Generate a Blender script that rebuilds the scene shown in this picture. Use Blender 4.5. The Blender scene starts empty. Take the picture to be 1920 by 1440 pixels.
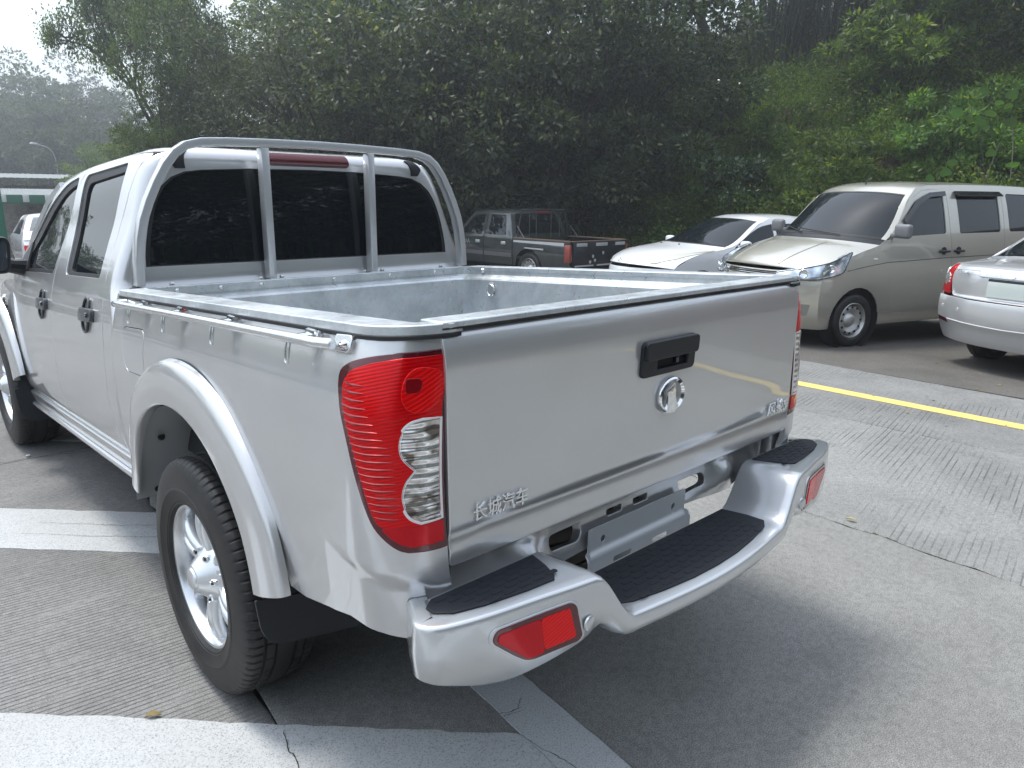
import bpy, bmesh, math, random
import numpy as np
from mathutils import Vector, Matrix
from mathutils.geometry import delaunay_2d_cdt

# ---------------------------------------------------------------- camera, sky, sun, exposure
scn = bpy.context.scene
cam_d = bpy.data.cameras.new("camera"); cam = bpy.data.objects.new("camera", cam_d)
scn.collection.objects.link(cam); scn.camera = cam
cam.location = (-1.5495, -2.0938, 1.4806)
cam.rotation_euler = (1.32236649, -0.0119579, -0.74839087)
cam_d.sensor_width = 36; cam_d.lens = 1375.74/1920*36
cam_d.clip_start = .05; cam_d.clip_end = 2000

SUN_EL, SUN_AZ = math.radians(70), math.radians(-22)      # azimuth from +Y, clockwise
world = bpy.data.worlds.new("World"); scn.world = world; world.use_nodes = True
wn = world.node_tree; wn.nodes.clear()
sky = wn.nodes.new("ShaderNodeTexSky"); sky.sky_type = 'NISHITA'; sky.sun_disc = False
sky.sun_elevation = SUN_EL; sky.sun_rotation = SUN_AZ
sky.air_density = 1.6; sky.dust_density = 2.2; sky.ozone_density = 1.5; sky.altitude = 0
bg = wn.nodes.new("ShaderNodeBackground"); bg.inputs[1].default_value = .15
wo = wn.nodes.new("ShaderNodeOutputWorld")
hz_ = wn.nodes.new("ShaderNodeHueSaturation"); hz_.inputs["Saturation"].default_value = .34
tint = wn.nodes.new("ShaderNodeMix"); tint.data_type = 'RGBA'; tint.blend_type = 'MULTIPLY'; tint.inputs[0].default_value = 1; tint.inputs[7].default_value = (.95, 1.0, 1.07, 1)
wn.links.new(sky.outputs[0], hz_.inputs["Color"]); wn.links.new(hz_.outputs[0], tint.inputs[6]); wn.links.new(tint.outputs[2], bg.inputs[0]); wn.links.new(bg.outputs[0], wo.inputs[0])
sun_d = bpy.data.lights.new("sun", 'SUN'); sun = bpy.data.objects.new("sun", sun_d)
scn.collection.objects.link(sun); sun_d.energy = 1.5; sun_d.angle = math.radians(13); sun_d.color = (1, .95, .86)
sun.rotation_euler = (math.pi/2 - SUN_EL, 0, math.pi - SUN_AZ)
scn.view_settings.view_transform = 'Standard'; scn.view_settings.look = 'None'
scn.view_settings.exposure = 1.0; scn.view_settings.gamma = 1; scn.view_settings.use_curve_mapping = False
cy = scn.cycles
cy.use_denoising = True; cy.max_bounces = 7; cy.diffuse_bounces = 3; cy.glossy_bounces = 4
cy.transmission_bounces = 4; cy.transparent_max_bounces = 6; cy.volume_bounces = 0
cy.caustics_reflective = False; cy.caustics_refractive = False; cy.sample_clamp_indirect = 6
R = math.radians

# ---------------------------------------------------------------- object helpers
COL = scn.collection
def tag(o, label=None, cat=None, group=None, kind=None):
    if label: o["label"] = label
    if cat: o["category"] = cat
    if group: o["group"] = group
    if kind: o["kind"] = kind
    return o
def empty(name, loc=(0,0,0), rz=0, **k):
    o = bpy.data.objects.new(name, None); COL.objects.link(o); o.location = loc; o.rotation_euler = (0,0,rz)
    o.empty_display_size = .2
    return tag(o, **k)
def link(name, me, parent=None):
    o = bpy.data.objects.new(name, me); COL.objects.link(o)
    if parent is not None: o.parent = parent
    return o
def join_pieces(pieces):
    V=[];F=[];N=[];k=0;hasN=all(len(p)>2 and p[2] is not None for p in pieces)
    for p in pieces:
        v=np.asarray(p[0],float); V.append(v); F += [tuple(i+k for i in f) for f in p[1]]
        if hasN: N.append(p[2])
        k+=len(v)
    return np.concatenate(V), F, (np.concatenate(N) if hasN else None)
def build(name, pieces, mat, parent=None, smooth=35, **k):
    """one mesh object from [(verts, faces[, normals])]"""
    if isinstance(pieces, tuple): pieces=[pieces]
    V,F,N = join_pieces(pieces)
    me = bpy.data.meshes.new(name); me.from_pydata(V.tolist(), [], F); me.materials.append(mat)
    if N is not None:
        me.shade_smooth(); me.normals_split_custom_set_from_vertices(N.tolist())
    elif smooth:
        me.shade_smooth()
        if smooth < 180: me.set_sharp_from_angle(angle=R(smooth))
    o = link(name, me, parent)
    return tag(o, **k)
def xf(piece, M):
    v=np.asarray(piece[0]); M3=np.array(M.to_3x3()); t=np.array(M.translation)
    return (v@M3.T+t, piece[1]) if len(piece)<3 else (v@M3.T+t, piece[1], piece[2]@M3.T)
def mirx(piece):
    v=np.array(piece[0],float); v[:,0]*=-1
    f=[tuple(reversed(q)) for q in piece[1]]
    if len(piece)>2 and piece[2] is not None:
        n=np.array(piece[2]); n[:,0]*=-1; return (v,f,n)
    return (v,f)
def densify(pts, step, closed=True):
    pts=[np.array(p,float) for p in pts]; out=[]
    n=len(pts)
    for i in range(n if closed else n-1):
        a,b=pts[i],pts[(i+1)%n]; m=max(1,int(math.ceil(np.linalg.norm(b-a)/step)))
        for j in range(m): out.append(a+(b-a)*j/m)
    if not closed: out.append(pts[-1])
    return np.array(out)
def rounded(pts, r, seg=5):
    """round the corners of a 2-D polygon; r one radius or one per corner"""
    n=len(pts); out=[]
    rs = r if isinstance(r,(list,tuple)) else [r]*n
    for i in range(n):
        p=np.array(pts[i],float); a=np.array(pts[i-1],float)-p; b=np.array(pts[(i+1)%n],float)-p
        la,lb=np.linalg.norm(a),np.linalg.norm(b); a/=la; b/=lb
        rr=min(rs[i],la*.48,lb*.48)
        if rr<=1e-5: out.append(p); continue
        for j in range(seg+1):
            t=j/seg; out.append((1-t)**2*(p+a*rr)+2*t*(1-t)*p+t*t*(p+b*rr))
    return out
def spline(pts, n=8, closed=True):
    """Catmull-Rom through 2-D or 3-D points"""
    P=[np.array(p,float) for p in pts]; m=len(P); out=[]
    for i in range(m if closed else m-1):
        p0=P[(i-1)%m] if closed or i>0 else 2*P[0]-P[1]; p1=P[i]; p2=P[(i+1)%m]
        p3=P[(i+2)%m] if closed or i+2<m else 2*P[-1]-P[-2]
        for j in range(n):
            t=j/n; out.append(.5*((2*p1)+(-p0+p2)*t+(2*p0-5*p1+4*p2-p3)*t*t+(-p0+3*p1-3*p2+p3)*t**3))
    if not closed: out.append(P[-1])
    return out
def inside(px,py,poly):
    poly=np.asarray(poly); c=np.zeros(len(px),bool); x0,y0=poly[-1]
    for x1,y1 in poly:
        m=((y1>py)!=(y0>py)); 
        if y1!=y0: c ^= m & (px < (x0-x1)*(py-y1)/(y0-y1)+x1)
        x0,y0=x1,y1
    return c
def area2(p):
    p=np.asarray(p); q=np.roll(p,-1,0); return .5*np.sum(p[:,0]*q[:,1]-q[:,0]*p[:,1])
def surf_piece(outline, S, holes=(), step=.03, flange=.012, edge=.0015, off=0., ctr=(0,1,.7), grid=None, inflange=True, outward=None):
    """a sheet on the surface S(u,v) inside OUTLINE less HOLES, with analytic normals and a turned-in edge"""
    O=densify(outline,step); 
    if area2(O)<0: O=O[::-1]
    H=[]
    for h in holes:
        h=densify(h,step)
        if area2(h)>0: h=h[::-1]
        H.append(h)
    loops=[O]+H
    g=grid or step
    mn=O.min(0); mx=O.max(0)
    gx,gy=np.meshgrid(np.arange(mn[0]+g/2,mx[0],g),np.arange(mn[1]+g/2,mx[1],g)); gx=gx.ravel(); gy=gy.ravel()
    if len(gx):
        ok=inside(gx,gy,O)
        for h in H: ok&=~inside(gx,gy,h)
        B=np.concatenate(loops); P=np.stack([gx,gy],1)[ok]
        if len(P):
            d=np.full(len(P),9.)
            for i in range(0,len(B),200): d=np.minimum(d,np.sqrt(((P[:,None]-B[None,i:i+200])**2).sum(-1)).min(1))
            P=P[d>g*.45]
    else: P=np.zeros((0,2))
    pts=np.concatenate(loops+[P]); E=[];k=0
    for l in loops:
        E+=[(k+i,k+(i+1)%len(l)) for i in range(len(l))]; k+=len(l)
    r=delaunay_2d_cdt([Vector(p) for p in pts],E,[],0,1e-7)
    uv=np.array([tuple(p) for p in r[0]]); T=np.array([tuple(t) for t in r[2]])
    c=uv[T].mean(1); ok=inside(c[:,0],c[:,1],O)
    for h in H: ok&=~inside(c[:,0],c[:,1],h)
    T=T[ok]
    def ev(q):
        e=1e-4; u,v=q[:,0],q[:,1]; p=S(u,v)
        n=np.cross(S(u+e,v)-S(u-e,v),S(u,v+e)-S(u,v-e)); l=np.linalg.norm(n,axis=1,keepdims=True); n=n/np.maximum(l,1e-12)
        return p,n
    p,n=ev(uv)
    ref=(p-np.array(ctr)) if outward is None else np.broadcast_to(np.array(outward,float),p.shape)
    sg=1. if np.sum(n*ref)>0 else -1.
    n=n*sg; p=p+n*off
    a=p[T]; fn=np.cross(a[:,1]-a[:,0],a[:,2]-a[:,0]); fl=(fn*n[T[:,0]]).sum(1)<0
    T[fl]=T[fl][:,::-1]
    V=[p];N=[n];F=[tuple(t) for t in T.tolist()];k=len(p)
    if flange>0:
        for li,l in enumerate(loops):
            if li and not inflange: continue
            q,m=ev(l); m=m*sg; q=q+m*off
            t=np.roll(q,-1,0)-np.roll(q,1,0); out=np.cross(t,m); out/=np.maximum(np.linalg.norm(out,axis=1,keepdims=True),1e-12)
            if sg<0: out=-out
            L=len(l); mid=(m+out)*.7071
            V+=[q, q+out*edge*.6-m*edge*.3, q+out*edge*.8-m*edge, q+out*edge*.8-m*flange]; N+=[m,mid,out,out]
            for rr in range(3):
                for i in range(L):
                    j=(i+1)%L; A=k+rr*L+i;B2=k+rr*L+j;C2=k+(rr+1)*L+j;D=k+(rr+1)*L+i
                    F.append((A,D,C2,B2) if sg>0 else (A,B2,C2,D))
            k+=4*L
    return (np.concatenate(V),F,np.concatenate(N))
def panel(name, outline, S, mat, parent=None, **k):
    tg={q:k.pop(q) for q in ('label','cat','group','kind') if q in k}
    return build(name,[surf_piece(outline,S,**k)],mat,parent,**tg)
def tube(path, r, segs=10, caps=True, closed=False, section=None, up=None):
    """sweep a circle (or a 2-D section) along a 3-D path"""
    P=[Vector(p) for p in path]; n=len(P)
    sec=section or [(math.cos(2*math.pi*i/segs),math.sin(2*math.pi*i/segs)) for i in range(segs)]
    m=len(sec); V=[];F=[]
    def tan(i):
        a=P[(i-1)%n] if closed or i>0 else P[0]; b=P[(i+1)%n] if closed or i<n-1 else P[-1]
        return (b-a).normalized()
    t=tan(0); nrm=Vector(up) if up is not None else (Vector((0,0,1)) if abs(t.z)<.9 else Vector((1,0,0)))
    nrm=(nrm-t*nrm.dot(t)).normalized()
    for i in range(n):
        t=tan(i); nrm=(nrm-t*nrm.dot(t)).normalized(); b=t.cross(nrm)
        rr=r[i] if isinstance(r,(list,tuple,np.ndarray)) else r
        for c,s in sec: V.append(P[i]+nrm*(c*rr)+b*(s*rr))
    for i in range(n if closed else n-1):
        j=(i+1)%n
        for q in range(m):
            w=(q+1)%m; F.append((i*m+q,i*m+w,j*m+w,j*m+q))
    if caps and not closed: F.append(tuple(range(m))[::-1]); F.append(tuple((n-1)*m+q for q in range(m)))
    return (np.array([tuple(v) for v in V]),F)
def lathe(prof, segs=48, M=None, closed=False, arc=None):
    """spin (radius, along) round the local X axis"""
    V=[];F=[];n=len(prof)
    for i in range(segs):
        a=2*math.pi*i/segs; c,s=math.cos(a),math.sin(a)
        for r,x in prof: V.append((x,r*c,r*s))
    for i in range(segs):
        j=(i+1)%segs
        for q in range(n if closed else n-1):
            w=(q+1)%n; F.append((i*n+q,i*n+w,j*n+w,j*n+q))
    P=(np.array(V),F)
    return xf(P,M) if M is not None else P
def from_bm(bm):
    bm.verts.index_update(); P=(np.array([tuple(v.co) for v in bm.verts]),[tuple(v.index for v in f.verts) for f in bm.faces]); bm.free(); return P
def box(c, d, bev=0, seg=2, rot=None):
    bm=bmesh.new(); bmesh.ops.create_cube(bm,size=1); bmesh.ops.scale(bm,vec=d,verts=bm.verts)
    if bev: bmesh.ops.bevel(bm,geom=list(bm.edges),offset=bev,segments=seg,profile=.5,affect='EDGES')
    P=from_bm(bm); M=Matrix.Translation(c)
    if rot is not None: M=M@rot
    return xf(P,M)
def prism(poly, depth, M=None, bev=0, seg=2):
    """polygon in local XY pushed along +Z"""
    bm=bmesh.new(); vs=[bm.verts.new((p[0],p[1],0)) for p in poly]; f=bm.faces.new(vs); bm.normal_update()
    if f.normal.z<0: bmesh.ops.reverse_faces(bm,faces=[f])
    r=bmesh.ops.extrude_face_region(bm,geom=[f]); top=[g for g in r['geom'] if isinstance(g,bmesh.types.BMVert)]
    bmesh.ops.translate(bm,vec=(0,0,depth),verts=top); bmesh.ops.reverse_faces(bm,faces=[f])
    if bev:
        te=[e for e in bm.edges if all(v in top for v in e.verts)]
        bmesh.ops.bevel(bm,geom=te,offset=bev,segments=seg,profile=.6,affect='EDGES')
    P=from_bm(bm); return xf(P,M) if M is not None else P
def gridpiece(G, close_u=False, close_v=False):
    G=np.asarray(G,float); nu,nv=G.shape[:2]; F=[]
    for i in range(nu if close_u else nu-1):
        for j in range(nv if close_v else nv-1):
            F.append((i*nv+j,((i+1)%nu)*nv+j,((i+1)%nu)*nv+(j+1)%nv,i*nv+(j+1)%nv))
    return (G.reshape(-1,3),F)
def shp(piece):
    """rake a piece given in body coordinates"""
    v=np.array(piece[0],float); v[:,2]-=RAKE*v[:,1]; return (v,)+tuple(piece[1:])
def copy_tree(o, parent=None):
    c=o.copy(); COL.objects.link(c); c.parent=parent
    for ch in list(o.children): copy_tree(ch,c)
    return c
_glyphs={}
def text_mesh(txt, size, depth, bevel=0.0, res=2):
    """lettering as (verts, faces) in local XY, pushed along Z; origin at left baseline"""
    cu=bpy.data.curves.new("lettering",'FONT'); cu.body=txt; cu.size=size; cu.extrude=depth/2; cu.bevel_depth=bevel; cu.bevel_resolution=1; cu.resolution_u=res
    o=bpy.data.objects.new("lettering",cu); COL.objects.link(o)
    dg=bpy.context.evaluated_depsgraph_get(); dg.update(); me=o.evaluated_get(dg).to_mesh()
    V=np.array([tuple(v.co) for v in me.vertices]) if len(me.vertices) else np.zeros((0,3)); F=[tuple(p.vertices) for p in me.polygons]
    o.evaluated_get(dg).to_mesh_clear(); bpy.data.objects.remove(o); bpy.data.curves.remove(cu)
    return (V,F)

# ---------------------------------------------------------------- materials
def mat(name, color=(.5,.5,.5), rough=.5, metal=0., coat=0., coat_rough=.03, spec=.5, trans=0., ior=1.45, emis=None, estr=0., alpha=1., sheen=0.):
    m=bpy.data.materials.new(name); m.use_nodes=True; b=m.node_tree.nodes["Principled BSDF"]
    b.inputs["Base Color"].default_value=(*color,1); b.inputs["Roughness"].default_value=rough; b.inputs["Metallic"].default_value=metal
    b.inputs["Coat Weight"].default_value=coat; b.inputs["Coat Roughness"].default_value=coat_rough
    b.inputs["Specular IOR Level"].default_value=spec; b.inputs["Transmission Weight"].default_value=trans; b.inputs["IOR"].default_value=ior
    b.inputs["Alpha"].default_value=alpha
    return m
def nodes(m): return m.node_tree.nodes, m.node_tree.links, m.node_tree.nodes["Principled BSDF"]
def noise(N,L,scale,detail=4,rough=.6,vec=None,dist=0.):
    n=N.new("ShaderNodeTexNoise"); n.inputs["Scale"].default_value=scale; n.inputs["Detail"].default_value=detail; n.inputs["Roughness"].default_value=rough
    n.inputs["Distortion"].default_value=dist
    if vec is not None: L.new(vec,n.inputs["Vector"])
    return n.outputs[0]
def ramp(N,L,src,stops):
    r=N.new("ShaderNodeValToRGB"); L.new(src,r.inputs[0]); e=r.color_ramp.elements
    while len(e)<len(stops): e.new(.5)
    for i,(p,c) in enumerate(stops): e[i].position=p; e[i].color=(*c,1) if len(c)==3 else c
    return r.outputs[0]
def mixc(N,L,fac,a,b,mode='MIX'):
    x=N.new("ShaderNodeMix"); x.data_type='RGBA'; x.blend_type=mode
    def put(s,v):
        if hasattr(v,'default_value') or hasattr(v,'links'): L.new(v,s)
        elif isinstance(v,(int,float)): s.default_value=v
        else: s.default_value=(*v,1)
    put(x.inputs[0],fac); put(x.inputs[6],a); put(x.inputs[7],b); return x.outputs[2]
def math_(N,L,op,a,b=0.,c=0.):
    x=N.new("ShaderNodeMath"); x.operation=op
    for i,v in enumerate((a,b,c)):
        if hasattr(v,'links'): L.new(v,x.inputs[i])
        else: x.inputs[i].default_value=v
    return x.outputs[0]
def bump(N,L,b,height,strength=.3,dist=.01,prev=None,target="Normal"):
    x=N.new("ShaderNodeBump"); x.inputs["Strength"].default_value=strength; x.inputs["Distance"].default_value=dist
    L.new(height,x.inputs["Height"]); 
    if prev is not None: L.new(prev,x.inputs["Normal"])
    L.new(x.outputs[0],b.inputs[target]); return x.outputs[0]
def objco(N): return N.new("ShaderNodeTexCoord").outputs["Object"]
def mapping(N,L,vec,scale=(1,1,1),rot=(0,0,0),loc=(0,0,0)):
    m=N.new("ShaderNodeMapping"); m.inputs["Scale"].default_value=scale; m.inputs["Rotation"].default_value=rot; m.inputs["Location"].default_value=loc
    L.new(vec,m.inputs["Vector"]); return m.outputs[0]

def paint(name, color, rough=.3, metal=.75, dust=.0):
    m=mat(name,color,rough,metal,coat=1.,coat_rough=.02); N,L,b=nodes(m); b.inputs['Coat IOR'].default_value=1.75; co=objco(N)
    big=noise(N,L,3.5,5,.6,co)
    c=mixc(N,L,ramp(N,L,big,[(.3,(0,0,0)),(.7,(1,1,1))]),[k*.97 for k in color],[min(1,k*1.02) for k in color])
    if dust: c=mixc(N,L,ramp(N,L,big,[(.4,(0,0,0)),(.8,(dust,)*3)]),c,(.42,.40,.36))
    L.new(c,b.inputs["Base Color"])
    
    return m
M={}
M['silver']=paint('silver_paint',(.59,.595,.60),.30,.64)
M['silver_satin']=paint('silver_powder_coat',(.54,.555,.565),.38,.45)
M['bumper']=paint('bumper_silver',(.60,.62,.635),.30,.62)
M['alloy']=mat('alloy',(.72,.74,.76),.30,.85,coat=.6,coat_rough=.1)
M['chrome']=mat('chrome',(.86,.87,.88),.06,1.)
M['tube']=mat('silver_tube',(.72,.73,.73),.22,.9,coat=.5)
M['black']=mat('black_plastic',(.010,.012,.016),.42)
M['blackgloss']=mat('black_gloss',(.008,.009,.012),.12,coat=.5)
M['dark']=mat('underbody_dark',(.022,.025,.030),.75)
M['seam']=mat('seam_dark',(.008,.008,.009),.8)
M['glass']=mat('tinted_glass',(.006,.009,.012),.015,0.,coat=.0,spec=.5,ior=1.5)
M['gasket']=mat('rubber_gasket',(.014,.015,.017),.55)
M['rubber']=mat('tyre_rubber',(.016,.016,.017),.50); N,L,b=nodes(M['rubber']); co=objco(N)
L.new(ramp(N,L,noise(N,L,9,6,.65,co),[(.35,(.010,.010,.011)),(.80,(.028,.027,.025))]),b.inputs["Base Color"])
bump(N,L,b,noise(N,L,140,3,.6,co),.25,.002)
M['oldrubber']=mat('dusty_rubber',(.045,.042,.036),.8)
def galv():
    m=mat('galvanized_sheet',(.55,.62,.66),.38,.82); N,L,b=nodes(m); co=objco(N)
    v=N.new("ShaderNodeTexVoronoi"); v.inputs["Scale"].default_value=70; L.new(co,v.inputs["Vector"])
    big=noise(N,L,4.5,7,.7,co,.4); st=noise(N,L,22,5,.75,co,1.)
    c=ramp(N,L,big,[(.30,(.38,.48,.53)),(.50,(.52,.63,.68)),(.68,(.70,.80,.84))])
    c=mixc(N,L,.10,c,v.outputs["Color"],'OVERLAY')
    h=N.new("ShaderNodeHueSaturation"); h.inputs["Saturation"].default_value=.35; L.new(c,h.inputs["Color"]); L.new(h.outputs[0],b.inputs["Base Color"])
    L.new(ramp(N,L,st,[(.3,(.22,)*3),(.7,(.55,)*3)]),b.inputs["Roughness"])
    L.new(ramp(N,L,st,[(.35,(.55,)*3),(.7,(.9,)*3)]),b.inputs["Metallic"])
    bump(N,L,b,st,.08,.004); return m
M['galv']=galv()
def redlens(name,col,rib=None,ribdir=(0,0,1),coat=1.,emb=.35,metal=0.35):
    m=mat(name,col,.18,metal,coat=coat,coat_rough=.015,spec=.25); N,L,b=nodes(m); co=objco(N)
    if rib:
        w=N.new("ShaderNodeTexWave"); w.wave_type='BANDS'; w.bands_direction='Z'; w.inputs["Scale"].default_value=rib; w.inputs["Distortion"].default_value=.6; w.inputs["Detail"].default_value=1
        L.new(mapping(N,L,co,rot=ribdir),w.inputs["Vector"]); bump(N,L,b,w.outputs["Fac"],emb,.004)
        bright=[min(1,k*1.9) for k in col]; L.new(mixc(N,L,w.outputs["Fac"],[k*.80 for k in col],[min(1,k*1.2) for k in col]),b.inputs["Base Color"])
    return m
M['red_rib']=redlens('tail_lamp_red_ribbed',(.62,.0,.003),46,(.30,.0,.0),coat=.35,emb=.08)
M['red']=redlens('tail_lamp_red',(.52,.0,.008),coat=.4)
M['red_bright']=redlens('lamp_red_bright',(.80,.002,.004),40,(.0,.5,.9),coat=.4,emb=.15)
M['maroon']=mat('lamp_border_maroon',(.085,.003,.010),.12,.2,coat=1.)
def clearlens():
    m=mat('lamp_clear_fluted',(.85,.85,.85),.12,.85,coat=1.,coat_rough=.01); N,L,b=nodes(m); co=objco(N)
    w=N.new("ShaderNodeTexWave"); w.bands_direction='Z'; w.inputs["Scale"].default_value=17; w.inputs["Distortion"].default_value=1.2; w.inputs["Detail"].default_value=0; L.new(co,w.inputs["Vector"])
    bl=noise(N,L,26,2,.5,mapping(N,L,co,scale=(1,1,1.6)),.5)
    L.new(ramp(N,L,bl,[(.36,(.16,.13,.11)),(.46,(.62,.60,.58)),(.58,(.95,.95,.95))]),b.inputs["Base Color"])  # dark brown blotches paint reflections into the lens colour
    bump(N,L,b,w.outputs["Fac"],.55,.005); return m
M['clear']=clearlens()
M['white_trim']=mat('lamp_white_edge',(.75,.74,.74),.3,coat=.5)
M['pad']=mat('step_pad_black',(.014,.016,.022),.62)
M['bracket']=mat('grey_bracket',(.56,.58,.59),.45,.25,coat=.3)
import math
# ---------------------------------------------------------------- shape curves (numpy only)
def pchip(xs, ys):
    xs = np.asarray(xs, float); ys = np.asarray(ys, float)
    if xs[0] > xs[-1]: xs = xs[::-1]; ys = ys[::-1]
    h = np.diff(xs); d = np.diff(ys) / h
    m = np.zeros_like(ys); m[0] = d[0]; m[-1] = d[-1]
    for i in range(1, len(xs) - 1):
        if d[i-1] * d[i] > 0:
            w1 = 2*h[i] + h[i-1]; w2 = h[i] + 2*h[i-1]
            m[i] = (w1 + w2) / (w1/d[i-1] + w2/d[i])
    def f(x):
        x = np.asarray(x, float); xc = np.clip(x, xs[0], xs[-1])
        i = np.clip(np.searchsorted(xs, xc) - 1, 0, len(xs) - 2)
        t = (xc - xs[i]) / h[i]
        return ((1+2*t)*(1-t)**2*ys[i] + t*(1-t)**2*h[i]*m[i] + t*t*(3-2*t)*ys[i+1] + t*t*(t-1)*h[i]*m[i+1])
    return f

RAKE = .055
def sh(x, y, z):
    """body coordinates -> place: the unladen truck stands a little nose-down"""
    return np.stack(np.broadcast_arrays(x, y, z - RAKE*y), -1).astype(float)

bedW = pchip([.45,.52,.60,.655,.70,.85,1.0,1.10,1.16,1.20], [.838,.844,.850,.8545,.858,.862,.855,.836,.818,.805])
BR = .13; BA = BR*math.pi/2
def S_bed(s, z):
    zc = .672-.25*(s-.14); k = np.clip((s+.10)/.10, 0, 1); t = np.clip((zc+.012-z)/.034, 0, 1)
    W = bedW(z)-.007*k*t*t*(3-2*t); yb = -.995 - .035*(1.19-z)+.007*k*t*t*(3-2*t)
    th = np.clip(s, 0, BA)/BR
    x = -(W-BR) - BR*np.cos(th) + np.maximum(s-BA, 0)
    y = yb + BR - BR*np.sin(th) - np.minimum(s, 0)
    return sh(x, y, z)

# cab: v = height parameter; z(v), half width, rear plane and corner radius
_cv = [0, .30, .55, .72, .84, .92, 1.0, 1.22, 1.42, 1.60, 1.66, 1.70, 1.75, 1.85, 2.1]
_cz = [.50,.56,.62,.80, .92, 1.0,1.09,1.225,1.425,1.61,1.660,1.684,1.700,1.715,1.728]
_cW = [.795,.812,.838,.853,.850,.845,.833,.797,.716,.656,.632,.606,.560,.46,.20]
_cy = [.70,.70,.70,.70,.70,.70,.715,.785,.795,.812,.822,.84,.88,.98,1.25]
_cR = [.05,.05,.05,.05,.05,.05,.050,.050,.045,.060,.080,.10,.12,.16,.19]
cz = pchip(_cv,_cz); cW = pchip(_cv,_cW); cY = pchip(_cv,_cy); cR = pchip(_cv,_cR)
cvz = pchip(_cz,_cv)     # height -> v
def S_cab(s, v):
    """s<0 along the side (y = rear+R-s), 0..1 round the corner, >1 across the back (metres beyond)"""
    W = cW(v); yb = cY(v); R = cR(v); th = np.clip(s, 0, 1)*math.pi/2
    x = -(W-R) - R*np.cos(th) + np.maximum(s-1, 0)*1.0
    x = np.where(s > 1, -(W-R) + (s-1)/.75*(W-R), x)     # s = 1.75 is the centre line
    y = yb + R - R*np.sin(th) - np.minimum(s, 0)
    return sh(x, y, cz(v))
def S_door(y, z):
    """side of the cab in (y, z)"""
    v = cvz(z); W = cW(v) - .10*np.clip((y-2.35)/1.3, 0, 1)**2
    Rr = cR(v); q = np.clip((cY(v)+Rr-y)/Rr, 0, 1); W = W - Rr*(1-np.sqrt(np.maximum(1-q*q, 0)))
    return sh(-W, y, z)
tgY = pchip([.69,.715,.73,.748,.77,.86,1.0,1.09,1.135,1.165,1.18,1.188], [-1.017,-1.022,-1.021,-1.013,-1.021,-1.019,-1.018,-1.018,-1.014,-1.006,-.998,-.985])
def S_tail(x, z):
    return sh(x, tgY(z) + .006*(x/.7)**2, z)
# wheel arch flare: t angle, w 0 (body edge) .. 1 (lip)
_fw=[0,.04,.22,.45,.66,.80,.90,.96,1.0]
flR=pchip(_fw,[.648,.645,.622,.592,.560,.535,.519,.515,.517]); flX=pchip([0,.03,.10,.22,.45,.66,.90,.96,1.0],[.858,.867,.879,.888,.896,.900,.899,.892,.865])
FC=(.03,.38)
def S_flare(t, w):
    k = np.clip((np.degrees(t)-150)/20,0,1)
    r = flR(w) - .012*k
    return sh(-flX(w), FC[0]+r*np.cos(t), FC[1]+r*np.sin(t))
# bumper: plan path along x, offset inward d, height
bpy_y = pchip([0,.25,.45,.60,.70,.78],[-1.272,-1.245,-1.195,-1.165,-1.145,-1.125])
# ---------------------------------------------------------------- silver pickup
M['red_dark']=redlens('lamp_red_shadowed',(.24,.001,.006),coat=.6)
truck=empty('pickup_truck',(0,0,0),label="silver double-cab pickup with open galvanized load bed, nearest vehicle seen from behind",cat="pickup truck")
T=truck; SP=M['silver']; TC=(0,.5,.75)
def both(name,pieces,mt,parent,**k):
    if isinstance(pieces,tuple): pieces=[pieces]
    a=build(name,pieces,mt,parent,**k); b=build(name,[mirx(p) for p in pieces],mt,parent,**k); return a,b
def arch(cy,czz,r,a0,a1,n=18):
    return [(cy+r*math.cos(R(a)),czz+r*math.sin(R(a))) for a in np.linspace(a0,a1,n)]
# --- load bed side, with the lamp cut out and the wheel arch
lamp=[(.222,1.144),(.150,1.143),(.108,1.142),(.044,1.133),(-.015,1.115),(-.036,1.090),(-.020,1.035),(.007,.976),(.032,.905),(.055,.837),(.071,.80),(.094,.772),(.117,.753),(.137,.745),(.175,.742),(.222,.740)]
SE=.222
ys=lambda y,z: (-.87-y, z)
bot=[(SE,.548),(.119,.548),(.062,.558),(-.04,.566),(-.134,.554),(-.245,.535)]
archp=[(-.87-y,z) for y,z in arch(.03,.38,.60,165,14)]
front=[(-.87-.600,.54),(-.87-.655,.60),(-.87-.685,.80),(-.87-.700,.95),(-.87-.715,1.18)]
out=bot+archp+front+[(-1.0,1.181),(-.5,1.181),(0,1.181),(.10,1.181),(SE,1.181)]+lamp
fuel=rounded([(-.87-.360,.930),(-.87-.360,1.066),(-.87-.385,1.085),(-.87-.592,1.080),(-.87-.592,1.0),(-.87-.545,.93)],[.02,.02,.01,.03,.04,.03])
fuel_in=[np.array(p) for p in rounded([(-.87-.365,.935),(-.87-.365,1.062),(-.87-.387,1.080),(-.87-.587,1.075),(-.87-.587,1.0),(-.87-.543,.935)],[.02,.02,.01,.03,.04,.03])]
sideL=surf_piece(out,S_bed,holes=[fuel],step=.017,flange=.02)
sideR=mirx(surf_piece(out,S_bed,step=.02,flange=.02))
bl=build('bed_side',[sideL],SP,T); build('bed_side',[sideR],SP,T)
panel('fuel_door',fuel_in,S_bed,SP,bl,step=.03,off=.0005,flange=.01)
panel('fuel_recess',fuel,S_bed,M['seam'],bl,step=.05,off=-.008,flange=0)
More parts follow.
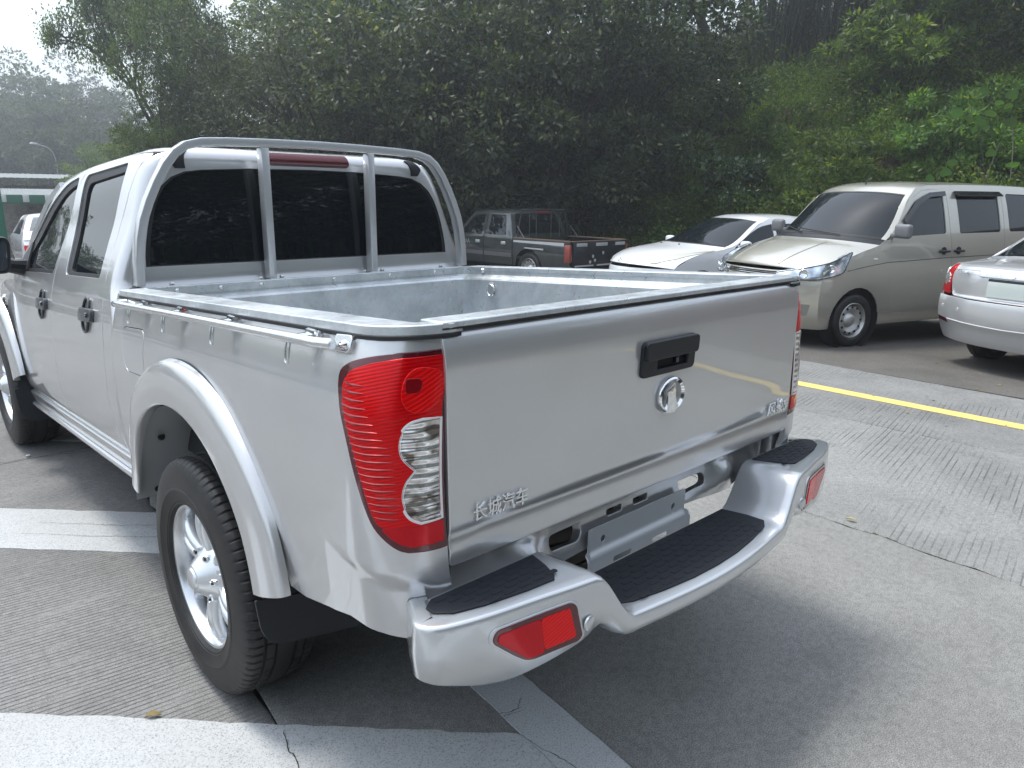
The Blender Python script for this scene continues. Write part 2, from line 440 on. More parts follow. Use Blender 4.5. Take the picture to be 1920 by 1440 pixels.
# soft oval dimple seen behind the arch: a pressed shape on the side
# --- wheel arch flares
def flare(cy,czz,t0,t1,fr_=0.):
    def S(t,w):
        k=np.clip((np.degrees(t)-150)/20,0,1); r=flR(w)-.012*k
        y=cy+r*np.cos(t); z=czz+r*np.sin(t)
        x=-flX(w); f=np.clip((50-np.degrees(t))/30,0,1)*fr_; x=-(.858+( -x-.858)*(1-.62*f)); r2=r-(r-.515)*.30*f; y=cy+r2*np.cos(t); z=czz+r2*np.sin(t)
        return sh(x,y,z)
    nt,nw=56,26
    tt=np.linspace(R(t0),R(t1),nt); ww=np.linspace(0,1,nw)
    G=S(*np.meshgrid(tt,ww,indexing='ij'))
    return gridpiece(G)
fl=flare(.03,.38,167,13,1.)
both('wheel_arch_flare',[fl],SP,T,smooth=60)
ff=flare(3.03,.455,160,20); both('wheel_arch_flare',[ff],SP,T,smooth=60)
# wheel wells
def well(cy,czz,r,t0,t1,x0,x1):
    tt=np.linspace(R(t0),R(t1),24); G=[]
    for t in tt:
        G.append([sh(x,cy+r*math.cos(t),czz+r*math.sin(t)) for x in (-x0,-x1)])
    p1=gridpiece(G)
    c=sh(-x1,cy,czz); V=[c]+[g[1] for g in G]; F=[(0,i,i+1) for i in range(1,len(V)-1)]
    return [p1,(np.array(V),F)]
both('wheel_well',well(.03,.38,.535,182,80,.868,.52)+well(.03,.38,.535,80,60,.868,.52),M['dark'],T)
both('wheel_well_front_panel',[gridpiece([[sh(-x,.03+.537*math.cos(t),.38+.537*math.sin(t)) for x in (.872,.80,.66)] for t in np.linspace(R(62),R(9),14)])],M['silver_satin'],T)
cl=[]
for t,x in ((38,.80),(12,.80)):
    c=sh(-x,.03+.53*math.cos(R(t)),.38+.53*math.sin(R(t))); cl.append(xf(lathe([(.0,0),(.011,.001),(.012,.005),(.012,.010)],12),Matrix.Translation(c)@Matrix.Rotation(R(t)*-1,4,'X')@Matrix.Rotation(R(90),4,'Z')))
[build('clip',[q],M['black'],T) for q in cl]
both('wheel_well',well(3.03,.455,.535,185,-5,.868,.50),M['dark'],T)
# mud flaps
fp=[(-.905,.515),(-.62,.47),(-.62,.355),(-.845,.385),(-.885,.40),(-.90,.44)]
def flapS(yc):
    return lambda x,z: np.stack(np.broadcast_arrays(x,yc-.06*(x+.9)-.15*(.5-z),z),-1).astype(float)
m1=surf_piece(rounded(fp,[.005,.005,.03,.03,.03,.01]),flapS(-.497),step=.04,flange=.008,outward=(0,-1,0))
both('mud_flap',[m1],M['black'],T)
fp2=[(-.905,.45),(-.64,.42),(-.64,.26),(-.86,.27),(-.895,.32)]
m2=surf_piece(rounded(fp2,[.005,.005,.03,.04,.02]),flapS(2.52),step=.05,flange=.008,outward=(0,-1,0))
both('mud_flap',[m2],M['black'],T)
# --- tail lamps
def lamps(fix,parentname='tail_lamp'):
    root=empty('tail_lamp'); root.parent=T
    q=lambda pcs: [fix(p) for p in pcs]
    core=lamp[2:-2]; sm_=[tuple(p) for p in spline(core,3,closed=False)]
    lo=[(min(u,.221),v) for u,v in lamp[:2]+sm_+lamp[-2:]]
    c=np.array([.10,.93])
    def shrink(pl,d):
        pl=np.array(pl); o=[]
        n=len(pl)
        for i in range(n):
            a,b=pl[i-1],pl[(i+1)%n]; t=b-a; t/=np.linalg.norm(t); nn=np.array([-t[1],t[0]])
            if np.dot(nn,c-pl[i])<0: nn=-nn
            o.append(pl[i]+nn*d)
        return o
    inn=[(.206,1.134),(.115,1.131),(.059,1.122),(.010,1.106),(-.012,1.082),(-.006,1.05),(.007,1.020),(.031,.962),(.053,.893),(.070,.832),(.085,.803),(.210,.803),(.209,.95)]
    botp=[(.088,.800),(.105,.780),(.125,.765),(.145,.758),(.212,.757),(.212,.800)]
    build('lamp_border',q([surf_piece(shrink(lo,.0012),S_bed,holes=[],step=.02,off=.002,flange=.02,edge=.003)]),M['maroon'],root)
    cu=[(.207,1.012)]+[tuple(p) for p in spline([(.168,1.013),(.145,1.007),(.130,.990),(.125,.966),(.131,.940),(.153,.915)],4,closed=False)]+[tuple(p) for p in spline([(.153,.914),(.137,.893),(.130,.868),(.133,.842),(.144,.820),(.164,.807)],4,closed=False)]+[(.209,.806)]
    rd=spline([(.138,1.108),(.160,1.112),(.195,1.10),(.205,1.06),(.185,1.035),(.150,1.03),(.128,1.05),(.125,1.085)],4)
    build('red_lens',q([surf_piece(rounded(inn,.012),S_bed,holes=[cu],step=.02,off=.0050,flange=.004,edge=.002)]),M['red_rib'],root)
    build('reflector',q([surf_piece(rounded(botp,.006),S_bed,step=.02,off=.0046,flange=.004,edge=.002)]),M['red'],root)
    build('brake_lamp',q([surf_piece(rd,S_bed,step=.012,off=.0062,flange=.003,edge=.002)]),M['red_bright'],root)
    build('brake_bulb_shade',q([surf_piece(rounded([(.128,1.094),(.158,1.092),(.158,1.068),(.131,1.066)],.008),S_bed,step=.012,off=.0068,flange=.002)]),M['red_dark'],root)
    build('lens_edge',q([surf_piece(shrink(cu,-.0035),S_bed,step=.012,off=.0056,flange=.002,holes=[cu])]),M['white_trim'],root)
    build('reversing_lens',q([surf_piece(shrink(cu,.0006),S_bed,step=.010,off=.0040,flange=.002)]),M['clear'],root)
    # wave shaped flutes across the side of the lens
    rib=[]
    for k in range(19):
        z=1.085-.0145*k; zz=z
        u0=np.interp(zz,[.80,.837,.905,.976,1.035,1.10],[.084,.068,.045,.020,-.006,-.012]); u1=u0+.085*(1-.35*abs(k-9)/9)
        us=np.linspace(u0+.002,min(u1,.12),9); pts=S_bed(us,zz-.10*(us-u0)-.02*np.sin((us-u0)*60)*.1)
        nrm=S_bed(us,np.full(9,zz))-S_bed(us+0,np.full(9,zz)); 
        e=1e-3; nn=np.cross(S_bed(us+e,zz)-S_bed(us-e,zz),S_bed(us,zz+e)-S_bed(us,zz-e)); nn/=np.linalg.norm(nn,axis=1,keepdims=True)
        if nn[:,0].sum()>0: nn=-nn
        rib.append(tube(pts+nn*.0046,[.0010+.0015*math.sin(math.pi*i/8) for i in range(9)],5))
    build('lens_flutes',q(rib),M['red_dark'],root,kind='stuff')
    return root
lamps(lambda p:p); lamps(mirx)
# --- tailgate
tg=[(-.705,.690),(.705,.690),(.708,1.187),(-.708,1.187)]
hd=rounded([(-.108,1.000),(.108,1.000),(.112,1.078),(-.104,1.078)],.012)
def emb(x,z):  # long pressed line low on the gate
    P=S_tail(x,z); k=np.clip((x+.66)/.06,0,1)*np.clip((.72-x)/.06,0,1)
    zc=.748+.032*(x+.65)/1.3
    t=np.clip((z-(zc-.004))/.022,0,1); s=t*t*(3-2*t)
    P[...,1]+= k*(.006*(1-s)*np.clip((z-.695)/.02,0,1))
    return P
tgo=build('tailgate',[surf_piece(rounded(tg,[.012,.012,.006,.006]),emb,holes=[hd],step=.022,flange=.045,edge=.003,outward=(0,-1,.05))],SP,T)
build('tailgate_inner',[shp(box((0,-.955,.95),(1.40,.035,.44),.004))],M['galv'],tgo)
# handle: bezel, grip, pocket
hp=empty('tailgate_handle'); hp.parent=tgo
tt=lambda x,z: S_tail(x,z)
pock=rounded([(-.055,1.006),(.083,1.006),(.086,1.042),(-.052,1.042)],.008)
build('bezel',[surf_piece(rounded([(-.112,.996),(.111,.996),(.115,1.082),(-.108,1.082)],.014),S_tail,holes=[pock],step=.02,off=.009,flange=.012,edge=.004,outward=(0,-1,0))],M['black'],hp)
build('grip',[surf_piece(rounded([(-.106,1.040),(.112,1.040),(.114,1.081),(-.107,1.081)],.010),S_tail,step=.02,off=.020,flange=.013,edge=.004,outward=(0,-1,0))],M['black'],hp)
build('pocket',[surf_piece(pock,S_tail,step=.02,off=-.018,flange=0,outward=(0,-1,0)),shp(box((.016,-.990,1.024),(.15,.05,.045),.003))],M['seam'],hp)
build('keyway',[shp(box((.035,-1.012,1.026),(.012,.03,.022),.003))],M['blackgloss'],hp)
# badge: open ring with a gable shaped block
BX,BZ=.018,.932
def on_tail(x,z,d): P=S_tail(np.asarray(x,float),np.asarray(z,float)); P[...,1]-=d; return P
ring=[on_tail(BX+.050*math.cos(a),BZ+.043*math.sin(a),.008) for a in np.linspace(R(-62),R(238),44)]
em=empty('emblem'); em.parent=tgo
build('ring',[tube(ring,1,section=[(.0065,0),(.0045,.0045),(0,.0065),(-.0045,.0045),(-.0065,0),(0,-.006)],up=(0,-1,0))],M['chrome'],em,smooth=60)
gab=[(-.026,-.045),(-.026,.014),(-.012,.024),(.004,.032),(.006,.016),(.010,-.010),(.026,-.034),(.006,-.047)]
MT=Matrix(((1,0,0,BX),(0,0,-1,-1.021-0),(0,1,0,BZ+.055*1.02),(0,0,0,1)))
build('gable_block',[prism([(x,z) for x,z in gab],.014,MT,bev=.004)],M['chrome'],em,smooth=30)
def gate_text(txt,x,z,size,xs=1.,slant=0.):
    V,F=text_mesh(txt,size,.004,.0007)
    if not len(V): return
    X=V[:,0]*xs+V[:,1]*slant; P=on_tail(x+X,z+V[:,1],.002); P[:,1]-=(V[:,2]+.002)
    return (P,F)
g=gate_text("长城汽车",-.652,.779,.042,.93)
if g is not None: build('lettering',[g],M['chrome'],tgo,smooth=30,label="chrome lettering 长城汽车")
g=gate_text("风骏5",.552,.770,.045,1.12,.2)
if g is not None: build('lettering',[g],M['chrome'],tgo,smooth=30,label="chrome lettering 风骏5")
# --- galvanized box
bx=empty('load_bed'); bx.parent=T
def rail_cap():
    # plan: outer edge follows the bed side and its rounded corner; inner edge straight
    P=[]
    sx=[(-1.55,1.19),(-1.2,1.19),(-.8,1.19),(-.4,1.19),(-.1,1.19)]+[(s,1.19) for s in np.linspace(0,.2215,9)]
    o=[S_bed(np.array(s),np.array(z)) for s,z in sx]
    o=[(p[0]-.004 if i<14 else p[0],p[1]-(.0 if i<6 else .005)) for i,p in enumerate(o)]
    inn=[(-.708,-.975),(-.735,-.94),(-.735,.70)]
    return [tuple(q) for q in o]+inn
rc=rail_cap()
flatS=lambda zz: (lambda x,y: sh(x,y,zz+0*x))
capL=surf_piece(rc,flatS(1.194),step=.04,flange=.019,edge=.004,outward=(0,0,1))
both('side_rail_cap',[capL],M['galv'],bx)
rub=[ (p[0]-.004,p[1]-(.003 if p[1]<-.9 else 0)) for p in rc]
both('rail_rubber',[surf_piece(rub,flatS(1.175),step=.04,flange=.009,edge=.003,outward=(0,0,1))],M['gasket'],bx)
tc=[(-.705,-.998),(.705,-.998),(.705,-.928),(-.705,-.928)]
build('tailgate_cap',[surf_piece(tc,flatS(1.197),step=.05,flange=.016,edge=.005,outward=(0,0,1))],M['galv'],bx)
build('tailgate_rubber',[surf_piece([(-.709,-1.002),(.709,-1.002),(.709,-.96),(-.709,-.96)],flatS(1.1845),step=.05,flange=.004,edge=.002,outward=(0,0,1))],M['gasket'],bx)
# inner walls: profile (inward from x=.735, height)
prof=[(0,1.193),(.002,1.158),(.035,1.143),(.040,1.135),(.045,.78),(.06,.745)]
def wall_sweep():
    G=[]
    for d,z in prof:
        xw=.735-d; yf=.700-d
        G.append([sh(-xw,-.95,z),sh(-xw,-.4,z),sh(-xw,.2,z),sh(-xw,yf-.05,z),sh(-xw+.015,yf-.015,z),sh(-xw+.05,yf,z),sh(0,yf,z),sh(xw-.05,yf,z),sh(xw-.015,yf-.015,z),sh(xw,yf-.05,z),sh(xw,.2,z),sh(xw,-.4,z),sh(xw,-.95,z)])
    return gridpiece(G)
build('bed_wall',[wall_sweep()],M['galv'],bx,smooth=25)
fr=[(-.735,.70),(.735,.70),(.735,.735),(-.735,.735)]
build('front_rail_cap',[surf_piece(fr,flatS(1.194),step=.06,flange=.03,edge=.004,outward=(0,0,1))],M['galv'],bx)
fx=[];
xs_=np.linspace(-.69,.69,36); prev=None
G=[]
for i,x in enumerate(np.arange(-.69,.691,.01)):
    z=.745+ (.012 if int((x+.69)/.06)%2 else 0)
    G.append([sh(x,-.95,z),sh(x,.66,z)])
build('bed_floor',[gridpiece(G)],M['galv'],bx,smooth=25)
def D_ring(c,n,r=.024):
    pts=[(0,r*.9),(-r,r*.4),(-r*.9,-r*.6),(-r*.45,-r*1.1),(0,-r*1.25),(r*.45,-r*1.1),(r*.9,-r*.6),(r,r*.4)]
    return pts
for side,y in ((1,.45),(-1,.45),(1,-.75)):
    c=sh(side*.690,y,1.095); pts=[(c[0]-side*.006,c[1]+a,c[2]+b) for a,b in spline(D_ring(0,0),3)]
    rg=build('tie_ring',[tube(pts,.0045,6,closed=True)],M['tube'],bx)
    build('ring_plate',[box((c[0]+side*.001,c[1],c[2]+.02),(.006,.03,.022),.002)],M['galv'],rg)
bolts=[]
for x in (-.62,-.46,-.30,.02,.30,.55): 
    bolts.append(xf(lathe([(0,-.008),(.004,-.008),(.008,-.005),(.009,0)],10),Matrix.Translation(sh(x,.697,1.177))@Matrix.Rotation(R(90),4,'Z')))
for y in (.56,-.86):
    for s in (1,-1): bolts.append(xf(lathe([(0,-.010),(.007,-.010),(.011,-.004),(.013,0)],10),Matrix.Translation(sh(s*.732,y,1.176))@(Matrix.Rotation(R(0),4,'Z') if s>0 else Matrix.Rotation(R(180),4,'Z'))))
[build('bolt_head',[q],M['tube'],bx) for q in bolts]
# --- rope rail with hooks on the flanks
def rope_rail(fix):
    root=empty('rope_rail'); root.parent=T
    z0,z1=1.172,1.158
    P=[(-.812,.600,1.156),(-.835,.605,1.156),(-.852,.600,1.156),(-.862,.580,1.156)]+[(-.866-.006*math.sin(math.pi*t),.580-1.33*t,1.157+.003*math.sin(math.pi*t)) for t in np.linspace(.04,1,20)]
    P+=[(-.860,-.785,1.155),(-.846,-.825,1.154)]
    pp=[tuple(sh(*p)) for p in P]
    build('rail_tube',[fix(tube(pp,.0115,12))],M['tube'],root,smooth=60)
    end=surf_piece(rounded([(-.062,1.138),(-.002,1.138),(-.002,1.168),(-.062,1.166)],[.005,.012,.012,.005]),S_bed,step=.01,off=.010,flange=.010,edge=.003)
    build('end_plate',[fix(end)],M['tube'],root)
    c=S_bed(np.array(-.022),np.array(1.153)); build('bolt_head',[fix(xf(lathe([(0,-.022),(.003,-.022),(.0045,-.018),(.007,-.018),(.010,-.013),(.010,0)],12),Matrix.Translation(c)))],M['chrome'],root)
    for y in (.42,.10,-.26,-.67):
        c=sh(-.862,y,1.150); n=[(c[0],c[1]+.008,c[2]),(c[0]-.004,c[1]+.008,c[2]-.020),(c[0]-.006,c[1]+.006,c[2]-.042),(c[0]-.006,c[1],c[2]-.048),(c[0]-.006,c[1]-.006,c[2]-.042),(c[0]-.004,c[1]-.008,c[2]-.020),(c[0],c[1]-.008,c[2])]
        build('hook',[fix(tube(spline(n,3,closed=False),.0034,6))],M['tube'],root)
        k=box(tuple(sh(-.838,y-.05,1.160)),(.045,.035,.014),.004); k2=tube([tuple(sh(-.825,y-.02,1.166)),tuple(sh(-.835,y-.078,1.166))],.008,8)
        build('standoff',[fix(k),fix(k2)],M['chrome'],root)
rope_rail(lambda p:p); rope_rail(mirx)
# --- cab shell: rear quarters, back wall and roof in one sheet
def droop(P):
    y=P[...,1]; k=np.clip((y-1.55)/.8,0,1.4); P[...,2]-= .055*k*k*np.clip((P[...,2]+RAKE*y-1.2)/.45,0,1); return P
def S_ring(s,v):
    s=np.asarray(s,float); m=s>1.75; P=S_cab(np.where(m,3.5-s,s),v); P[...,0]=np.where(m,-P[...,0],P[...,0]); return droop(P)
def S_dr(y,z): return droop(S_door(y,z))
seam=[(.600,.53),(.743,.588),(.800,.66),(.846,.76),(.850,.90),(.851,.98),(.872,1.077),(.902,1.23),(.926,1.33),(.934,1.42),(.915,1.53),(.880,1.61),(.845,1.66)]
def s_of(y,v):
    s=float(cY(v)+cR(v)-y); return s if s<=0 else math.asin(min(1,s/float(cR(v))))*2/math.pi
def seam_sv(off=0.): 
    o=[]
    for y,z in seam:
        v=float(cvz(z)); o.append((s_of(y-off,v),v))
    return o
sv=seam_sv(.003)
top=[(s_of(.84,1.69),1.69),(s_of(1.2,1.69),1.69),(s_of(1.7,1.69),1.69),(s_of(2.1,1.69),1.69),(s_of(2.26,1.70),1.70),(s_of(2.22,1.85),1.85),(s_of(2.25,2.1),2.1)]
left=sv+top
outl=left+[(3.5-s,v) for s,v in left[::-1]]
def xb(x,v):
    f=float(cW(v)-cR(v)); return 1+.75*(1-abs(x)/f) if abs(x)<=f else math.acos(min(1,(abs(x)-f)/float(cR(v))))*2/math.pi   # back-wall s for a given |x| (left half)
wl=[]
for x,z in ((.690,1.262),(.688,1.30),(.680,1.35),(.668,1.405),(.652,1.46),(.632,1.51),(.604,1.553),(.565,1.586),(.515,1.607),(.45,1.616),(.26,1.626),(0,1.630)):
    v=float(cvz(z)); wl.append((xb(x,v),v))
win=wl+[(3.5-s,v) for s,v in wl[::-1][1:]]
cab=build('cab_shell',[surf_piece(outl,S_ring,holes=[win],step=.03,flange=.012,ctr=(0,1.6,1.0))],SP,T)
def scale_poly(pl,k):
    pl=np.array(pl); c=pl.mean(0); return [c+(p-c)*k for p in pl]
rw=build('rear_window',[surf_piece(scale_poly(win,.985),S_ring,step=.04,off=-.006,flange=.0,ctr=(0,1.6,1.0))],M['glass'],cab)
build('window_gasket',[surf_piece(win,S_ring,holes=[scale_poly(win,.978)],step=.03,off=-.002,flange=.004,ctr=(0,1.6,1.0))],M['gasket'],rw)
# third brake light, clips, corner trims
v0,v1=float(cvz(1.645)),float(cvz(1.682))
bl3=rounded([(1.75+a*.175/.51*.75,b) for a,b in ((-1,v1),(-.93,v0),(.93,v0),(1,v1))],[.01,.02,.02,.01])
b3=build('high_brake_light',[surf_piece(bl3,S_ring,step=.02,off=.012,flange=.014,edge=.006,ctr=(0,1.6,1.0))],mat('brake_light_dark_red',(.11,.004,.008),.18,.2,coat=.8),cab)
def clip_out(x0,x1,za,zb):
    va,vb=float(cvz(za)),float(cvz(zb)) if zb<1.684 else 1.79
    return [(xb(x0,va),va),(xb(x1,va),va),(xb(x1*.96,vb),vb),(xb(x0*.96,vb),vb)]
for sgn in (1,-1):
    c_=clip_out(.545,.510,1.619,1.683)
    if sgn<0: c_=[(3.5-a,b) for a,b in c_]
    build('roof_trim_strip',[surf_piece(c_,S_ring,step=.02,off=.005,flange=.006,edge=.002,ctr=(0,1.6,1.0))],M['gasket'],cab)
# --- doors
def door(yr_off,out2,winout,glass,fix,handle_y,first=None):
    d=build('door',[fix(surf_piece(out2,S_dr,holes=[winout],step=.035,flange=.018,ctr=(0,1.6,.9)))],SP,T)
    w=build('window_frame',[fix(surf_piece(winout,S_dr,holes=[glass],step=.03,off=-.007,flange=.008,edge=.002,ctr=(0,1.6,.9)))],M['gasket'],d)
    build('window',[fix(surf_piece(glass,S_dr,step=.05,off=-.015,flange=0,ctr=(0,1.6,.9)))],M['glass'],d)
    # cup and pull handle
    y=handle_y; cup=spline([(y+.040,1.045),(y+.045,1.09),(y+.030,1.135),(y,1.148),(y-.032,1.135),(y-.045,1.09),(y-.040,1.045),(y-.02,1.020),(y+.01,1.018)],4)
    build('handle_cup',[fix(surf_piece(cup,S_dr,step=.02,off=.004,flange=.006,edge=.004,ctr=(0,1.6,.9)))],M['blackgloss'],d)
    rim_=[tuple(p+np.array((-.006,0,0))) for p in S_dr(np.array([c[0] for c in cup]),np.array([c[1] for c in cup]))]
    h=build('handle',[fix(tube(rim_,.0045,6,closed=True)),fix(surf_piece(rounded([(y-.105,1.066),(y+.066,1.062),(y+.074,1.085),(y+.062,1.106),(y-.100,1.108)],.015),lambda a,b: S_dr(a,b)+np.stack([-.016+.5*np.abs(a-y+.02)**2,0*a,0*a],-1),step=.02,off=.004,flange=.018,edge=.006,ctr=(0,1.6,.9)))],mat('handle_grey',(.055,.062,.068),.35,coat=.3),d)
    build('lock',[fix(xf(lathe([(0,-.006),(.009,-.006),(.010,0)],12),Matrix.Translation(S_dr(np.array(y-.075),np.array(1.088))+np.array((-.020,0,0)))))],M['blackgloss'],h)
rear_out=[(.746,.592)]+[(y+.003,z) for y,z in seam[2:]]+[(.86,1.672),(1.2,1.680),(1.640,1.680),(1.700,1.60),(1.712,1.40),(1.705,1.20),(1.690,1.0),(1.655,.80),(1.640,.70),(1.640,.575),(1.2,.575),(.78,.578)]
wo_r=rounded([(.985,1.222),(1.515,1.222),(1.60,1.42),(1.628,1.645),(1.02,1.652),(1.028,1.50),(1.02,1.36)],[.03,.02,.0,.05,.03,.0,0])
gl_r=rounded([(.995,1.238),(1.462,1.238),(1.535,1.42),(1.562,1.608),(1.036,1.622),(1.040,1.50),(1.032,1.36)],[.03,.02,.0,.05,.01,.0,0])
front_out=[(1.646,.575),(1.646,.70),(1.661,.80),(1.696,1.0),(1.711,1.20),(1.718,1.40),(1.706,1.60),(1.66,1.68),(1.9,1.682),(2.12,1.665),(2.30,1.60),(2.50,1.47),(2.62,1.33),(2.66,1.20),(2.66,.95),(2.60,.80),(2.52,.66),(2.48,.575)]
wo_f=rounded([(1.745,1.220),(2.56,1.220),(2.52,1.34),(2.40,1.48),(2.20,1.59),(1.98,1.645),(1.735,1.652),(1.722,1.52),(1.745,1.36)],[.03,.02,.05,.1,.1,.08,.05,0,0])
gl_f=rounded([(1.762,1.240),(2.40,1.240),(2.44,1.30),(2.31,1.44),(2.13,1.55),(1.94,1.61),(1.752,1.622),(1.740,1.52),(1.762,1.36)],[.03,.02,.04,.1,.1,.08,.02,0,0])
for fix in ((lambda p:p),mirx):
    door(0,rear_out,wo_r,gl_r,fix,1.085); door(0,front_out,wo_f,gl_f,fix,1.865)
# dark inner frame behind the door gaps
def tubin(y0,y1,z0,z1,x): return shp(box((0,(y0+y1)/2,(z0+z1)/2),(2*x,y1-y0,z1-z0),.02))
build('cab_inner_frame',[tubin(.82,2.6,.52,1.18,.80),tubin(.72,.83,.52,1.18,.70),shp(box((0,.45,.62),(1.30,.5,.2),.02))],M['seam'],T)
# sills, front wings, bonnet, windscreen, pillars, nose
def S_sill(y,z): return sh(-np.interp(z,[.49,.505,.54,.578],[.800,.822,.826,.836]),y,z)
both('sill',[surf_piece([(.60,.495),(2.50,.495),(2.50,.572),(.60,.572)],S_sill,step=.05,flange=.02,edge=.004,ctr=(0,1.6,.9)),
             tube([tuple(sh(-.822,.57,.500)),tuple(sh(-.822,2.52,.500))],.013,8)],SP,T)
wing=[(2.665,.96),(2.665,1.17),(3.0,1.15),(3.5,1.09),(3.86,.98),(3.88,.60),(3.66,.58)]+arch(3.03,.455,.60,10,150)
both('front_wing',[surf_piece(wing,S_door,step=.05,flange=.02,ctr=(0,1.6,.9))],SP,T)
def S_hood(x,y): return sh(x,y,1.19-.13*((y-2.7)/1.2)**2-.05*(np.abs(x)/.7)**3-.03*(y-2.7))
build('bonnet',[surf_piece(rounded([(-.70,2.72),(.70,2.72),(.68,3.5),(.60,3.85),(-.60,3.85),(-.68,3.5)],.05),S_hood,step=.08,flange=.03,outward=(0,0,1))],SP,T)
def S_ws(x,t):   # t 0 cowl .. 1 header
    y=2.80-.62*t-.10*(x/.7)**2*(1-.3*t); z=1.17+.485*t-.02*t*t
    return sh(x*(1-.18*t),y,z)
build('windscreen',[surf_piece(rounded([(-.72,0),(.72,0),(.70,1),(-.70,1)],.05),S_ws,step=.08,flange=.004,outward=(0,1,.6))],M['glass'],T)
both('pillar',[tube([tuple(sh(-.745,2.72,1.17)),tuple(sh(-.700,2.50,1.40)),tuple(sh(-.655,2.30,1.555)),tuple(sh(-.62,2.16,1.630))],1,section=[(.022,.0),(.015,.018),(-.015,.018),(-.022,0),(-.015,-.018),(.015,-.018)])],SP,T)
def S_nose(x,z): return sh(x,3.98-.22*(np.abs(x)/.82)**2.4-.10*np.clip((z-.75)/.35,0,1)**2,z)
build('front_bumper',[surf_piece(rounded([(-.84,.42),(.84,.42),(.84,.74),(-.84,.74)],.06),S_nose,step=.06,flange=.2,edge=.01,outward=(0,1,0))],SP,T)
build('grille',[surf_piece(rounded([(-.38,.76),(.38,.76),(.42,1.02),(-.42,1.02)],.03),S_nose,step=.06,off=-.02,flange=.1,outward=(0,1,0))],M['black'],T)
gb=[tube([tuple(S_nose(np.array(x),np.array(z))) for x in np.linspace(-.37,.37,9)],.012,6) for z in (.82,.89,.96)]
[build('grille_bar',[q],M['chrome'],T) for q in gb]
both('headlight',[surf_piece(rounded([(-.80,.80),(-.44,.77),(-.46,1.0),(-.76,1.03)],.04),S_nose,step=.05,off=-.01,flange=.1,outward=(0,1,0))],M['clear'],T)
both('front_corner',[surf_piece([(-.84,.745),(-.805,.745),(-.80,1.05),(-.84,1.05)],S_nose,step=.05,flange=.1,outward=(0,1,0))],SP,T)
# mirrors
def mirror(fix):
    r=empty('wing_mirror'); r.parent=T
    sec=[(-.085,-.075),(-.075,-.095),(.07,-.09),(.085,-.07),(.095,.06),(.08,.085),(-.07,.090),(-.09,.07)]
    Pc=sh(-.955,2.345,1.305); 
    G=[]
    for k,(dy,s) in enumerate(((-.030,.93),(-.036,1.0),(.0,1.04),(.05,.98),(.09,.72),(.105,.35))):
        G.append([(Pc[0]+a*s*1.05,Pc[1]+dy,Pc[2]+b*s) for a,b in rounded(sec,.03,3)])
    g=gridpiece(np.array(G),close_v=True); n=len(G[0]); g=(g[0],g[1]+[tuple(range(n)),tuple((len(G)-1)*n+i for i in range(n))[::-1]])
    build('mirror_housing',[fix(g)],M['black'],r,smooth=50)
    gl=[(Pc[0]+a*.86*1.05,Pc[1]-.0375,Pc[2]+b*.86) for a,b in rounded(sec,.03,3)]
    build('mirror_glass',[fix((np.array(gl),[tuple(range(n))]))],mat('mirror_glass',(.10,.12,.15),.03,.9),r,smooth=0)
    build('mirror_arm',[fix(tube([tuple(sh(-.79,2.40,1.235)),tuple(sh(-.85,2.37,1.245)),(Pc[0]+.06,Pc[1]+.02,Pc[2]-.05)],[.045,.035,.035],10))],M['black'],r)
    build('sail_panel',[fix(surf_piece(rounded([(2.33,1.223),(2.60,1.223),(2.54,1.33),(2.46,1.40)],.02),S_dr,step=.05,off=.004,flange=.01,ctr=(0,1.6,.9)))],M['black'],r)
mirror(lambda p:p); mirror(mirx)
# --- roll bar behind the back window
rb=empty('roll_bar'); rb.parent=T
hl=[(-.738,1.195),(-.733,1.28),(-.722,1.36),(-.706,1.425),(-.680,1.49),(-.648,1.555),(-.612,1.615),(-.575,1.660),(-.535,1.688),(-.48,1.702),(-.38,1.708),(-.19,1.713),(0,1.715)]
full=hl+[(-x,z) for x,z in hl[::-1][1:]]
full=[(x*1.006+.012,z+.004) for x,z in full]
sec=rounded([(-.015,-.025),(.015,-.025),(.015,.025),(-.015,.025)],.005,2)
build('hoop',[tube([tuple(sh(x,.748,z)) for x,z in full],1,section=[tuple(s) for s in sec],up=(-1,0,0))],M['silver_satin'],rb,smooth=40)
for x in (-.232,.244):
    build('post',[shp(box((x,.748,1.447),(.032,.045,.50),.004))],M['silver_satin'],rb)
[build('foot_bolt',[q],M['tube'],rb) for q in [xf(lathe([(0,.012),(.007,.012),(.010,.006),(.010,0)],8),Matrix.Translation(sh(x,.742,1.194))@Matrix.Rotation(R(-90),4,'Y')) for x in (-.28,-.19,.20,.29,.62,-.62)]]
for x in (-.735,.752): build('foot_rubber',[shp(box((x,.745,1.175),(.05,.062,.036),.006))],M['gasket'],rb)
# --- rear valance with slots, plate bracket
def S_val(x,z): return sh(x,-.930-.045*np.exp(-((np.abs(x)-.43)/.065)**2-((z-.595)/.05)**2)-.02*np.clip((.66-z)/.1,0,1)**2,z)
vo=[(-.80,.74),(-.80,.58),(-.60,.56),(-.45,.55),(-.36,.535),(-.20,.545),(.20,.545),(.36,.535),(.47,.53),(.60,.56),(.80,.58),(.80,.74)]
h1=rounded([(-.345,.575),(-.235,.570),(-.215,.590),(-.215,.618),(-.345,.618)],[.03,.02,.01,.005,.025])
h2=rounded([(.345,.575),(.235,.570),(.215,.590),(.215,.618),(.345,.618)],[.03,.02,.01,.005,.025])
h3=rounded([(-.115,.600),(-.045,.600),(-.045,.622),(-.115,.622)],.01); h4=rounded([(.0,.600),(.07,.600),(.07,.622),(.0,.622)],.01)
rv=build('rear_valance',[surf_piece(rounded(vo,.02),S_val,holes=[h1,h2,h3,h4],step=.03,flange=.03,edge=.004,outward=(0,-1,0))],SP,T)
